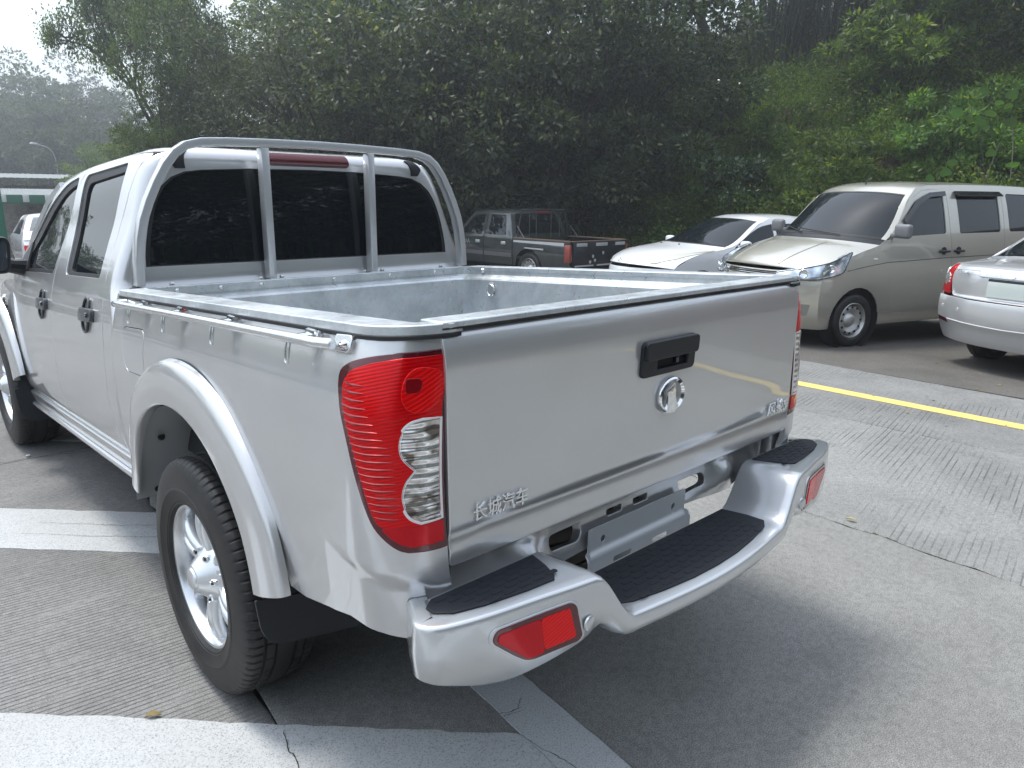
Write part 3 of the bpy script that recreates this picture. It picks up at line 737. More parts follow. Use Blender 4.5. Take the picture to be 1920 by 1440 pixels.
# body return between corner and valance, and frame horns
both('corner_return',[shp(box((-.74,-.955,.64),(.10,.05,.20),.012)),shp(box((-.66,-.945,.66),(.004,.02,.16),.001))],SP,rv)
br_o=[(-.225,.455),(.225,.455),(.232,.475),(.232,.565),(-.225,.565)]
br_u=[(-.215,.562),(.215,.562),(.215,.600),(-.215,.600)]
holes=[rounded([(-.125,.482),(-.045,.482),(-.045,.500),(-.125,.500)],.008),rounded([(.045,.482),(.120,.482),(.120,.500),(.045,.500)],.008)]
circ=lambda x,z,r: [(x+r*math.cos(a),z+r*math.sin(a)) for a in np.linspace(0,2*math.pi,13)[:-1]]
holes+=[circ(-.157,.560,.010),circ(.157,.560,.010)]
br_all=[(-.225,.462),(.225,.462),(.232,.475),(.232,.53),(.215,.535),(.215,.600),(-.215,.600),(-.215,.535),(-.225,.53)]
def S_br(x,z): return sh(x,-.963-.012*np.clip((.53-z)/.01,0,1),z)
build('plate_bracket',[surf_piece(rounded(br_all,.006),S_br,holes=holes,step=.015,flange=.003,edge=.001,outward=(0,-1,0))],M['bracket'],T)
# --- step bumper
bmp=empty('step_bumper'); bmp.parent=T
def sm(t): t=np.clip(t,0,1); return t*t*(3-2*t)
bh_f=pchip([0,.33,.42,.50,.65,.73,.79,.85],[.052,.055,.105,.152,.172,.160,.142,.125])
def btop(x): return .513+.127*sm((np.abs(x)-.338)/.118)         # body height of the tread
def bface(x): return np.where(np.abs(x)>.3,1,1)
# plan path of the outer edge, from left wing end round to right wing end
half=[(-.796,-.985),(-.818,-1.03),(-.838,-1.062),(-.840,-1.088),(-.818,-1.115),(-.77,-1.135),(-.70,-1.153),(-.60,-1.171),(-.52,-1.187),(-.44,-1.200),(-.34,-1.215),(-.22,-1.232),(-.11,-1.243),(0,-1.247)]
pl=spline(half+[(-x,y) for x,y in half[::-1][1:]],5,closed=False)
pl=np.array(pl); tn=np.gradient(pl,axis=0); tn/=np.linalg.norm(tn,axis=1,keepdims=True); nin=np.stack([-tn[:,1],tn[:,0]],1)
inw=np.where((nin[:,1:2]*1+nin[:,0:1]*-np.sign(pl[:,0:1])*1)<0,-nin,nin)
G=[]
for (x,y),(nx,ny) in zip(pl,inw):
    h=float(btop(x)); hs=float(sm((abs(x)-.338)/.118)); bh=float(bh_f(abs(x)))
    zt=h-RAKE*0
    yin=-1.015 if True else 0
    # tread inner edge straight along y=-1.015, then lip, face, underside
    inner=(x if abs(x)<.775 else math.copysign(.775,x), yin)
    secp=[]
    rd=min(.013,bh*.25)
    for d,z in ((.040,.0),(.010,-.0006),(.0040,-.0028),(.0010,-.0075),(0,-.010-rd*.5),(-.002,-bh*.5),(.001,-bh+rd),(.008,-bh+rd*.35),(.026,-bh-.004),(.06,-bh-.012),(.10,-bh-.012)):
        secp.append((x+nx*d,y+ny*d,zt+z))
    ix=x+nx*.040; iy=y+ny*.040
    mid=[(inner[0]*.5+ix*.5,(inner[1]+iy)*.5,zt)]
    G.append([(inner[0],inner[1]+.004,zt-.06),(inner[0],inner[1],zt)]+mid+secp)
G=np.array(G)
G[...,2]-=RAKE*G[...,1]
build('bumper_shell',[gridpiece(G)],M['bumper'],bmp,smooth=50)
def tread(name,outline,zz,rows):
    S=lambda x,y: sh(x,y,zz+0*x)
    pad=build(name,[surf_piece(outline,S,step=.03,off=.005,flange=.006,edge=.003,outward=(0,0,1))],M['pad'],bmp)
    pcs=[]
    for (x0,x1,y,w) in rows:
        c=[(x0,y-w),(x1,y-w),(x1,y+w),(x0,y+w)]
        pcs.append(surf_piece(rounded(c,w*.6,2),S,step=.05,off=.0068,flange=.003,edge=.0012,outward=(0,0,1)))
    if pcs: build('tread_blocks',pcs,M['pad'],pad,kind='stuff')
    return pad
ycur=lambda x: float(np.interp(abs(x),[0,.1,.2,.3,.33],[-1.208,-1.203,-1.190,-1.172,-1.160]))
lo=[(-.330,-1.022),(.330,-1.022),(.34,-1.10),(.335,-1.155),(.30,-1.175),(.2,-1.195),(.1,-1.208),(0,-1.212),(-.1,-1.208),(-.2,-1.195),(-.30,-1.175),(-.335,-1.155),(-.34,-1.10)]
rows=[]
for r in range(7):
    y=-1.040-.0225*r
    for k in range(-7,8):
        x=k*.044+(.022 if r%2 else 0); yy=y-.014*(1-(x/.33)**2)*(r/7)
        if abs(x)<.30: rows.append((x-.015,x+.015,yy,.0060))
tread('step_pad',lo,.513,rows)
up=[(-.482,-1.026),(-.765,-1.026),(-.790,-1.045),(-.792,-1.070),(-.765,-1.096),(-.70,-1.116),(-.60,-1.132),(-.53,-1.138),(-.516,-1.124),(-.498,-1.08)]
rows=[]
for r in range(5):
    y=-1.040-.0190*r
    for k in range(8):
        x=-.514-k*.040-(.020 if r%2 else 0)
        if x>-.765+.022*r: rows.append((x-.014,x+.014,y,.0052))
tread('step_pad',up,.640,rows)
tread('step_pad',[(-x,y) for x,y in up],.640,[(-b,-a,y,w) for a,b,y,w in rows])
# fog lamps in the bumper face: follow the face by x
fy=pchip([p[0] for p in half[4:]],[p[1] for p in half[4:]])
bh_f=pchip([0,.33,.42,.50,.65,.73,.79,.85],[.052,.055,.105,.152,.172,.160,.142,.125])
def S_face(x,z): return sh(x,fy(-np.abs(x))+0*z-.002,z)
def fog(fix):
    r=empty('fog_lamp'); r.parent=bmp
    o=rounded([(-.706,.602),(-.530,.606),(-.516,.596),(-.498,.520),(-.506,.512),(-.630,.508),(-.665,.535),(-.715,.580)],[.012,.01,.01,.008,.01,.03,.01,.02])
    o=[(x,z-.0) for x,z in o]
    build('fog_rim',[fix(surf_piece(scale_poly(o,1.07),S_face,step=.02,off=.002,flange=.004,edge=.002,outward=(0,-1,0)))],M['bumper'],r)
    build('fog_border',[fix(surf_piece(o,S_face,step=.02,off=.004,flange=.003,edge=.002,outward=(0,-1,0)))],M['maroon'],r)
    build('fog_lens',[fix(surf_piece(rounded([(-.602,.594),(-.534,.596),(-.516,.526),(-.592,.522)],.006),S_face,step=.02,off=.006,flange=.002,edge=.0015,outward=(0,-1,0)))],M['red_bright'],r)
    build('fog_reflector',[fix(surf_piece(rounded([(-.700,.592),(-.604,.594),(-.594,.516),(-.632,.515),(-.662,.542),(-.704,.578)],.008),S_face,step=.02,off=.006,flange=.002,edge=.0015,outward=(0,-1,0)))],M['red'],r)
    c=S_face(np.array(-.478),np.array(.541)); build('face_plug',[fix(xf(lathe([(0,-.006),(.014,-.006),(.017,-.004),(.018,0)],20),Matrix.Translation(c)@Matrix.Rotation(R(94),4,'Z')))],M['bumper'],bmp)
fog(lambda p:p); fog(mirx)
[build('bumper_stay',[shp(box((s*.64,-1.0,.52),(.05,.16,.09),.01))],M['dark'],bmp) for s in (-1,1)]
# --- under the body
ch=[shp(box((s*.46,1.75,.45),(.07,4.4,.11),.01)) for s in (-1,1)]+[shp(box((0,y,.45),(.84,.08,.09),.01)) for y in (.9,2.2,3.5)]
build('chassis_frame',ch,M['dark'],T)
build('bed_underside',[shp(box((0,-.12,.665),(1.40,1.50,.10),.01)),shp(box((0,1.9,.50),(1.5,2.2,.06),.01)),shp(box((0,3.2,.72),(1.0,1.1,.5),.05))],M['dark'],T)
ax=[tube([(-.62,0,.36),(.62,0,.36)],.045,12),xf(lathe([(.03,-.16),(.12,-.10),(.15,0),(.12,.10),(.03,.16)],16),Matrix.Translation((0,0,.36)))]
build('rear_axle',ax,M['dark'],T)
build('exhaust',[tube([(.3,1.2,.40),(.45,.4,.45),(.60,.1,.40)],.024,10)],M['dark'],T)
for s in (-1,1): build('leaf_spring',[tube([(s*.50,.6,.42),(s*.50,.2,.33),(s*.50,0,.31),(s*.50,-.3,.33),(s*.50,-.65,.46)],1,section=[(.03,-.03),(.03,.03),(-.03,.03),(-.03,-.03)],up=(0,0,1))],M['dark'],T)
# --- wheels
def tyre_piece(Rr=.367,w=.235,rim=.215,n=480,blocks=True):
    hw=w/2; half=[(rim,-hw+.030),(rim+.010,-hw+.014),(rim+.013,-hw+.010),(rim+.018,-hw+.010),(rim+.020,-hw+.0075),(rim+.050,-hw+.001),(rim+.054,-hw-.0015),(rim+.060,-hw-.0015),(rim+.063,-hw+.0005),(rim+.085,-hw+.001),(Rr-.045,-hw+.004),(Rr-.022,-hw+.012),(Rr-.014,-hw+.017),(Rr-.007,-hw+.026),(Rr-.004,-hw+.034),(Rr-.003,-hw+.052),(Rr-.010,-hw+.054),(Rr-.010,-hw+.060),(Rr-.001,-hw+.062),(Rr,-hw+.082),(Rr-.009,-hw+.084),(Rr-.009,-hw+.091),(Rr,-hw+.093)]
    full=half+[(r,-x) for r,x in half[::-1]]
    V=[];F=[];m=len(full)
    for i in range(n):
        a=2*math.pi*i/n; c,s=math.cos(a),math.sin(a)
        for j,(r,x) in enumerate(full):
            jj=min(j,m-1-j); rr=r
            if blocks and 12<=jj<=15 and i%6==0: rr-=.0045
            if blocks and 18<=jj<=19 and i%12==0: rr-=.004
            V.append((x,rr*c,rr*s))
    for i in range(n):
        k=(i+1)%n
        for j in range(m-1): F.append((i*m+j,i*m+j+1,k*m+j+1,k*m+j))
    return (np.array(V),F)
rim_prof=[(.213,.09),(.218,.085),(.222,-.086),(.2235,-.094),(.220,-.097),(.213,-.096),(.208,-.088),(.203,-.070),(.200,-.03),(.195,.09)]
def wheel(loc,side,name='wheel',spin=0,parent=T):
    r=empty(name,loc); r.parent=parent; r.rotation_euler=(spin,0,0 if side<0 else math.pi)
    build('tyre',[tyre_piece()],M['rubber'],r,smooth=32)
    build('rim',[lathe(rim_prof,64)],M['alloy'],r,smooth=40)
    build('brake_drum',[lathe([(0,-.01),(.15,-.01),(.155,.0),(.155,.06),(0,.06)],32)],M['dark'],r)
    hub=[(0,-.126),(.024,-.126),(.031,-.123),(.035,-.117),(.040,-.116),(.050,-.106),(.066,-.088),(.086,-.070),(.094,-.060),(.096,-.03)]
    build('hub_cap',[lathe(hub,36)],M['alloy'],r,smooth=30)
    sp=[]
    for k in range(6):
        a=2*math.pi*k/6+.25; 
        for dd in (-1,1):
            G=[]
            for t in np.linspace(0,1,9):
                rad=.080+.130*t; off=dd*(.016+.018*t*t); wd=.016+.005*t*t; xo=-.066-.012*math.sin(t*2.6)+.012*t**3-.006*(t>.95)
                e=np.array((0,math.cos(a),math.sin(a))); q=np.array((0,-math.sin(a),math.cos(a)))
                row=[]
                for (b,h) in ((-1,.022),(-.95,.004),(-.5,-.006),(.0,-.008),(.5,-.006),(.95,.004),(1,.022)):
                    row.append(e*rad+q*(off+b*wd)+np.array((xo+h,0,0)))
                G.append(row)
            sp.append(gridpiece(G))
        # web between the two ribs
        G=[[np.array((0,math.cos(a),math.sin(a)))*rad+np.array((0,-math.sin(a),math.cos(a)))*c+np.array((-.052,0,0)) for c in (-.022-.01*t,.022+.01*t)] for t,rad in ((0,.06),(.5,.13),(1,.205))]
        sp.append(gridpiece(G))
        build('spoke',sp,M['alloy'],r,smooth=60) ; sp=[]
    nuts=[xf(lathe([(0,-.094),(.007,-.094),(.010,-.086),(.012,-.04)],6),Matrix.Translation((0,.074*math.cos(a),.074*math.sin(a)))) for a in [2*math.pi*(k+.5)/6+.25 for k in range(6)]]
    [build('wheel_nut',[q],M['chrome'],r,smooth=30) for q in nuts]
    return r
XW=.772
w0=wheel((-XW,0,.365),-1,spin=.2)
def dupwheel(src,loc,rz,spin):
    c=copy_tree(src,T); c.location=loc; c.rotation_euler=(spin,0,rz); return c
dupwheel(w0,(-XW,3.05,.365),0,1.1); dupwheel(w0,(XW,0,.365),math.pi,.4); dupwheel(w0,(XW,3.05,.365),math.pi,0)
sw=empty('spare_wheel',(.05,-.345,.40)); sw.parent=T; sw.rotation_euler=(0,R(90),0)
build('tyre',[tyre_piece(n=160)],M['oldrubber'],sw,smooth=32); build('rim',[lathe(rim_prof,40)],M['dark'],sw)
# ---------------------------------------------------------------- lie of the land and the other vehicles
def sp_(t): 
    t=np.asarray(t,float); return np.where(np.abs(t)<1,(t+1)**2/4,np.maximum(t,0))
def land(x,y): return -.032*sp_(np.asarray(x,float)-3.2)-.022*sp_(np.asarray(y,float)-5)
WC={}
def simple_tyre(r,w,n=48):
    hw=w/2; half=[(r*.66,-hw+.02),(r*.72,-hw),(r*.86,-hw-.004),(r*.94,-hw+.004),(r*.985,-hw+.018),(r,-hw+.035),(r,-.012),(r-.006,-.010)]
    return lathe(half+[(a,-b) for a,b in half[::-1]],n)
def car_wheel(r,w,style,parent,loc,flip):
    key=(r,w,style)
    if key not in WC:
        e=empty('wheel'); 
        build('tyre',[simple_tyre(r,w)],M['rubber'],e,smooth=40)
        rr=r*.66; hw=w/2
        if style=='steel':
            prof=[(rr+.004,-hw+.012),(rr-.004,-hw+.006),(rr-.012,-hw+.02),(rr-.022,-hw+.05),(rr*.90-.01,-hw+.062),(rr*.80,-hw+.035),(rr*.68,-hw+.030),(rr*.55,-hw+.045),(rr*.42,-hw+.060),(rr*.30,-hw+.030),(rr*.20,-hw+.018),(.0,-hw+.016)]
            build('rim',[lathe(prof,40)],WM['steel'],e,smooth=40)
            hs=[]
            for k in range(12):
                a=2*math.pi*k/12; c=(-hw+.028,rr*.75*math.cos(a),rr*.75*math.sin(a))
                hs.append(xf(lathe([(0,-.004),(rr*.062,-.004),(rr*.07,.006)],10),Matrix.Translation(c)))
            build('rim_holes',hs,M['seam'],e,kind='stuff')
        else:
            build('rim',[lathe([(rr+.004,-hw+.012),(rr-.006,-hw+.008),(rr-.015,-hw+.05),(rr-.02,hw-.02)],36),lathe([(rr-.015,.0),(.0,.0)],36)],WM['steel'],e,smooth=40)
            for k in range(7):
                a=2*math.pi*k/7; M4=Matrix.Rotation(a,4,'X')
                build('spoke',[xf(box((-hw+.022,0,rr*.5),(.02,.035,rr*.92),.006),M4)],WM['steel'],e)
            build('hub_cap',[lathe([(0,-hw+.005),(rr*.22,-hw+.01),(rr*.26,-hw+.03)],20)],WM['steel'],e)
        WC[key]=e; t=e
    else: t=copy_tree(WC[key])
    t.parent=parent; t.location=loc; t.rotation_euler=(.7*loc[1],0,math.pi if flip else 0)
WM={'steel':mat('wheel_silver',(.50,.50,.49),.38,.7)}
def arch_pts(yc,r,z0,zc=.30,n=14):
    a0=math.asin(max(-1,(z0-zc)/r)); return [(yc+r*math.cos(a),zc+r*math.sin(a)) for a in np.linspace(a0,math.pi-a0,n)]
class Car:
    """surfaces of a car body: y=0 front axle, +y forwards, left side at negative x"""
    def __init__(s,zs,ws,edge,crown,bow,T=None,p=3.):
        s.W=pchip(zs,ws); s.ze=pchip([e[0] for e in edge],[e[1] for e in edge]); s.c=pchip([e[0] for e in crown],[e[1] for e in crown]); s.b=pchip([e[0] for e in bow],[e[1] for e in bow]); s.T=T or (lambda y:1+0*y); s.p=p
    def side(s,sgn=-1):
        return lambda y,z: np.stack(np.broadcast_arrays(sgn*s.W(z)*s.T(y),y,z),-1).astype(float)
    def top(s,t,y):
        z=s.ze(y); b=s.b(y); yy=y-b*np.abs(t)**2.4
        x=t*s.W(z)*s.T(yy); zz=z+s.c(y)*(1-np.abs(t)**s.p)
        return np.stack(np.broadcast_arrays(x,yy,zz),-1).astype(float)
    def edge(s,ys): return [(float(y-s.b(y)),float(s.ze(y))) for y in ys]
    def end(s,prof,bow,sgn=1,pw=2.6):
        f=pchip([q[0] for q in prof],[q[1] for q in prof])
        def S(t,z):
            y=f(z)-sgn*bow*np.abs(t)**pw
            return np.stack(np.broadcast_arrays(t*s.W(z)*s.T(y),y,z),-1).astype(float)
        return S,f
def P_(name,outline,S,mt,parent,**k): k.setdefault('step',.06); k.setdefault('ctr',(0,-1.2,.7)); return panel(name,outline,S,mt,parent,**k)
# ---------- beige van
VP=paint('beige_metallic',(.50,.485,.42),.34,.55,dust=.25)
rzv=R(72)
ox,oy=6.868,1.296; hv=np.array((-math.cos(R(18)),math.sin(R(18)))); lv=np.array((-hv[1],hv[0]))
cx_,cy_=(np.array((ox,oy))-lv*.80)
van=empty('minivan',(cx_,cy_,float(land(ox,oy))),rzv,label="beige minivan with black side windows and plain steel wheels",cat="van")
vc=Car([.18,.26,.45,.75,.98,1.22,1.45,1.70,1.80,1.9],[.78,.805,.825,.83,.82,.79,.735,.655,.61,.55],
  [(-3.45,1.76),(-3.2,1.80),(-2.2,1.815),(-1.2,1.80),(-.85,1.76),(-.66,1.68),(.02,1.19),(.12,1.13),(.35,1.06),(.70,.93),(.84,.85)],
  [(-3.45,.03),(-1.0,.05),(-.66,.045),(0,.05),(.3,.06),(.84,.05)],[(-3.45,.0),(-1.2,.0),(-.66,.18),(.02,.40),(.35,.34),(.84,.32)],T=lambda y: 1-.10*np.clip((y-.1)/.8,0,1)**2-.06*np.clip((-2.9-y)/.5,0,1)**2)
SL=vc.side(); 
yt=[-3.4,-2.9,-2.2,-1.5,-1.2,-.95,-.8,-.72,-.66]
A=vc.edge(yt); 
door_seam=[(-1.46,1.74),(-1.47,1.3),(-1.50,1.05),(-1.53,.6),(-1.55,.26)]
fw=rounded([(-1.40,1.25),(-.56,1.22),(-.70,1.42),(-.88,1.60),(-1.10,1.70),(-1.40,1.72)],[.02,.03,.1,.1,.1,.02])
w2=rounded([(-2.41,1.26),(-1.64,1.25),(-1.63,1.715),(-2.41,1.72)],.03); w3=rounded([(-3.22,1.27),(-2.58,1.265),(-2.57,1.72),(-3.14,1.71)],.04)
def windows(car,parent,lst,S,gm='glass'):
    for wdw in lst:
        f=build('window',[surf_piece(wdw,S,step=.06,off=-.010,flange=0,ctr=(0,-1.2,.7))],M[gm],parent)
def twoside(name,outline,mt,parent,car,holes=(),**k):
    k.setdefault('step',.06); pc=surf_piece(outline,car.side(),holes=holes,ctr=(0,-1.2,.7),**k)
    a=build(name,[pc],mt,parent); b=build(name,[mirx(pc)],mt,parent)
    for h in holes:
        g=surf_piece(h,car.side(),step=.06,off=-.012,flange=0,ctr=(0,-1.2,.7)); build('window',[g],M['glass'],a); build('window',[mirx(g)],M['glass'],b)
    return a,b
g_=.003
# front door
fd=[(-1.455,1.755),(-1.465,1.3),(-1.495,1.05),(-1.525,.6),(-1.54,.27),(-.60,.27),(-.50,.60),(-.45,.90),(-.46,1.15),(-.50,1.23),(-.68,1.47),(-.86,1.645),(-1.05,1.735),(-1.2,1.752)]
twoside('front_door',fd,VP,van,vc,[fw])
rd_=[(-1.463,1.755),(-1.473,1.3),(-1.503,1.05),(-1.533,.6),(-1.548,.27),(-2.36,.27),(-2.47,.6),(-2.48,1.0),(-2.48,1.755)]
twoside('sliding_door',rd_,VP,van,vc,[w2])
qp=[(-2.487,1.0),(-2.487,1.755),(-3.30,1.745),(-3.38,1.3),(-3.42,.9),(-3.42,.30)]+[(y-2.85,z) for y,z in arch_pts(0,.37,.27)[::-1]]+[(-2.37,.27),(-2.477,.6)]
twoside('rear_quarter',qp,VP,van,vc,[w3])
wg=vc.edge([.02,.12,.35,.60,.84])
nose_y=.84-.32
wgp=[(-.448,.90),(-.458,1.15)]+[(-.47,1.20)]+[(a,b) for a,b in vc.edge([.02,.12,.35])]+[(float(a),float(b)) for a,b in vc.edge([.5,.70,.80,.84])]+[(.555,.70),(.56,.55),(.54,.35),(.49,.22),(.36,.22)]+arch_pts(0,.375,.27)[1:-1]+[(-.40,.26),(-.597,.27),(-.497,.6)]
twoside('front_wing',wgp,VP,van,vc)
rl=[(a,b) for a,b in vc.edge(yt)]
rail_band=[(-3.30,1.748)]+[(-1.2,1.756),(-1.05,1.739),(-.86,1.649),(-.68,1.474),(-.50,1.234),(-.47,1.205)]+[(float(vc.edge([y])[0][0]),float(vc.edge([y])[0][1])) for y in (.0,-.2,-.4,-.66,-.72,-.8,-.95,-1.2,-1.5,-2.2,-2.9,-3.4)]
twoside('roof_rail',rail_band,VP,van,vc,step=.05)
P_('roof',[(-1,-.66),(1,-.66),(1,-3.4),(-1,-3.4)],vc.top,VP,van,grid=.1,outward=(0,0,1))
ws=P_('windscreen',[(-.965,.0),(.965,.0),(.95,-.645),(-.95,-.645)],vc.top,M['glass'],van,grid=.1,outward=(0,.6,1),off=-.002)
P_('windscreen_surround',[(-1,.03),(1,.03),(1,-.66),(-1,-.66)],vc.top,M['gasket'],van,holes=[[(-.955,-.01),(.955,-.01),(.94,-.635),(-.94,-.635)]],grid=.1,outward=(0,.6,1))
for s in (-1,1): P_('pillar',[(s*.955,.02),(s*1,.03),(s*1,-.66),(s*.94,-.66)],vc.top,VP,van,outward=(0,.6,1),off=.004,flange=.006)
P_('scuttle',[(-1,.035),(1,.035),(1,.11),(-1,.11)],vc.top,M['black'],van,outward=(0,.2,1))
bon=[(-1,.115),(1,.115),(1,.84),(-1,.84)]
P_('bonnet',bon,vc.top,VP,van,grid=.08,outward=(0,.2,1),off=.003)
for s in (-1,1):
    P_('bonnet_crease',[(s*.52,.2),(s*.535,.2),(s*.47,.80),(s*.45,.80)],vc.top,VP,van,outward=(0,.2,1),off=.010,flange=.007,edge=.004)
SF,ff_=vc.end([(.20,.80),(.35,.86),(.55,.88),(.70,.875),(.85,.842),(.93,.80)],.32,pw=2.4)
P_('front_bumper',[(-1,.22),(1,.22),(1,.755),(-1,.755)],SF,VP,van,grid=.07,flange=.06,outward=(0,1,0))
P_('grille',rounded([(-.53,.78),(.53,.78),(.51,.845),(-.51,.845)],.02),SF,M['black'],van,off=-.012,outward=(0,1,0))
P_('nose_panel',[(-1,.758),(1,.758),(1,.852),(-1,.852)],SF,VP,van,holes=[rounded([(-.52,.785),(.52,.785),(.50,.840),(-.50,.840)],.02)],outward=(0,1,0))
for k in range(2):
    z=.800+.022*k; build('grille_bar',[tube([tuple(SF(np.array(t),np.array(z))-np.array((0,.004,0))) for t in np.linspace(-.5,.5,11)],.0045,5)],M['chrome'],van)
for s in (-1,1): P_('fog_recess',rounded([(s*.74,.50),(s*.93,.50),(s*.90,.38),(s*.80,.36)],.015),SF,mat('fog_recess_beige',(.25,.24,.21),.6),van,off=.001,outward=(0,1,0))
# headlamps wrap from nose to wing: built as a lens over a bright bowl
HLM=mat('headlamp_bright',(.74,.82,.88),.16,.7,coat=1.,coat_rough=.01)
N,L,b=nodes(HLM); L.new(ramp(N,L,noise(N,L,9,2,.5,objco(N)),[(.35,(.30,.36,.42)),(.6,(.85,.92,.97))]),b.inputs['Base Color'])
_hx=pchip([0,.2,.38,.52,.75,1],[-.40,-.575,-.700,-.785,-.822,-.828]); _hy=pchip([0,.2,.38,.52,.75,1],[.835,.76,.665,.545,.33,.12])
def S_hl(u,v):  # u: from the nose round to the wing, v: 0 bottom .. 1 top
    z0=np.interp(u,[0,.5,.8,1],[.765,.775,.83,.90]); z1=np.interp(u,[0,.3,.55,.75,1],[.845,.895,.955,1.01,1.075]); z=z0+(z1-z0)*v
    k=np.interp(u,[0,.5,.75,1],[1,.85,.25,0])
    return np.stack(np.broadcast_arrays(_hx(u)-.004+.10*np.clip(z-.8,0,1)*u,_hy(u)+.012-.75*np.clip(z-.80,0,1)*k,z),-1).astype(float)
ho=rounded([(.02,.0),(.45,.0),(.84,.02),(1.0,1.0),(.5,1.0),(.02,.9)],[.12,.1,.1,.1,.3,.1])
hp_=surf_piece(ho,S_hl,step=.08,off=.012,flange=.05,edge=.004,outward=(-1,1,0)); 
for f in ((lambda p:p),mirx):
    h=build('headlight',[f(hp_)],HLM,van)
    for (u,v,r_) in ((.33,.5,.050),(.62,.52,.045)):
        c=S_hl(np.array(u),np.array(v)); build('reflector_bowl',[f(xf(lathe([(r_,-.030),(r_*.93,-.034),(r_*.80,-.022),(r_*.3,-.012),(0,-.016)],24),Matrix.Translation(c)@Matrix.Rotation(R(-50),4,'Z')))],M['chrome'],h,smooth=60)
    fr_=[tuple(S_hl(np.array(a),np.array(b))+np.array((-.012,.012,0))) for a,b in ho]
    build('headlight_rim',[f(tube(fr_,.005,5,closed=True))],M['seam'],h)
# details
for f in ((lambda p:p),mirx):
    q=vc.side()
    mh=box((-.935,-.46,1.29),(.20,.085,.155),.035,3); build('wing_mirror',[f(mh),f(box((-.83,-.47,1.24),(.10,.06,.05),.015))],mat('mirror_grey',(.16,.165,.175),.4,coat=.3) if f is not mirx else bpy.data.materials['mirror_grey'],van)
    for y in (-1.36,-1.62): 
        c=q(np.array(y),np.array(1.05)); 
        build('door_handle',[f(tube([(c[0]-.004,y-.085,1.05),(c[0]-.030,y-.06,1.05),(c[0]-.034,y,1.05),(c[0]-.030,y+.06,1.05),(c[0]-.004,y+.085,1.05)],.014,8)),f(xf(lathe([(0,-.003),(.045,-.004),(.050,0)],16),Matrix.Translation(c)))],M['black'],van)
    rs=[(-1.60,1.735),(-2.46,1.74),(-2.46,1.69),(-1.60,1.685)]
    build('rain_visor',[f(surf_piece(rounded(rs,.01),lambda y,z: q(y,z)+np.stack([-.05*(1.74-z)/.05,0*y,0*z],-1),step=.08,off=.006,flange=.01,ctr=(0,-1.2,.7)))],M['blackgloss'],van)
    rs=[(-1.43,1.735),(-1.15,1.715),(-.92,1.63),(-.66,1.40),(-.70,1.37),(-.95,1.58),(-1.16,1.665),(-1.43,1.685)]
    build('rain_visor',[f(surf_piece(rs,lambda y,z: q(y,z)+np.stack([-.02+0*y,0*y,0*z],-1),step=.06,off=.004,flange=.01,ctr=(0,-1.2,.7)))],M['blackgloss'],van)
    cr=[tuple(q(np.array(y),np.array(z))) for y,z in ((.20,.86),(-.1,.905),(-.41,.94),(-1.5,.975),(-2.4,.99),(-3.3,.985))]
    build('body_crease',[f(tube(cr,.0035,5))],M['seam'],van)
    c=q(np.array(-.22),np.array(.98)); build('side_repeater',[f(xf(box(tuple(c),(.02,.06,.025),.008),Matrix.Identity(4)))],mat('repeater',(.8,.75,.68),.2) if f is not mirx else bpy.data.materials['repeater'],van)
    sill=[(-.40,.235),(-2.48,.235),(-2.48,.268),(-.40,.268)]
    build('sill',[f(surf_piece(sill,q,step=.08,off=-.006,flange=.03,ctr=(0,-1.2,.7)))],VP,van)
    c=q(np.array(-1.36),np.array(.82)); build('lock',[f(xf(lathe([(0,-.004),(.012,-.003),(.013,0)],10),Matrix.Translation(c)))],M['chrome'],van)
wp=[ (-.55,.035,.985),(-.20,-.12,.0)]
def on_top(t,y,o=.01): q=vc.top(np.array(float(t)),np.array(float(y))); return (q[0],q[1]+o*.6,q[2]+o)
for a,b in (((-.55,.03),(.15,-.03)),((.05,.03),(.72,-.10))): build('wiper',[tube([on_top(a[0]+(b[0]-a[0])*t,a[1]+(b[1]-a[1])*t,.015) for t in np.linspace(0,1,6)],.007,5)],M['black'],van)
build('aerial',[tube([on_top(-.05,-.85,0),tuple(np.array(on_top(-.05,-.85,0))+np.array((.03,-.09,.10)))],.008,6)],M['black'],van)
build('body_core',[box((0,-1.45,.60),(1.50,3.6,.56),.08),box((0,-2.0,1.2),(1.30,2.6,.5),.1)],M['seam'],van)
build('seat_back',[box((-.36,-.95,1.15),(.46,.14,.55),.06),box((-.36,-.97,1.50),(.24,.10,.16),.04)],mat('seat_grey',(.07,.07,.07),.8),van)
P_('rear_panel',[(-1,.25),(1,.25),(1,1.78),(-1,1.78)],vc.end([(.2,-3.44),(1.0,-3.44),(1.8,-3.30)],-.12)[0],VP,van,grid=.12,outward=(0,-1,0))
tr_=surf_piece(rounded([(-.05,-.06),(.05,-.06),(.06,.02),(0,.07),(-.06,.02)],.02),lambda x,z: np.stack(np.broadcast_arrays(x+.02,-.52+0*x,1.47+z),-1).astype(float),step=.03,flange=.01,outward=(0,1,0))
build('mirror_charm',[tr_,tube([(.02,-.52,1.54),(.02,-.56,1.66)],.003,4)],mat('charm_red',(.40,.02,.02),.5),van)
for y in (0,-2.85):
    for s in (-1,1): car_wheel(.30,.17,'steel',van,(s*.725,y,.30),s>0)
for s in (-1,1):
    for y in (0,-2.85): build('wheel_well',[xf(lathe([(.37,-.20),(.36,.0),(.0,.0)],28),Matrix.Translation((s*.62,y,.32))@Matrix.Rotation(0 if s<0 else math.pi,4,'Z'))],M['seam'],van)
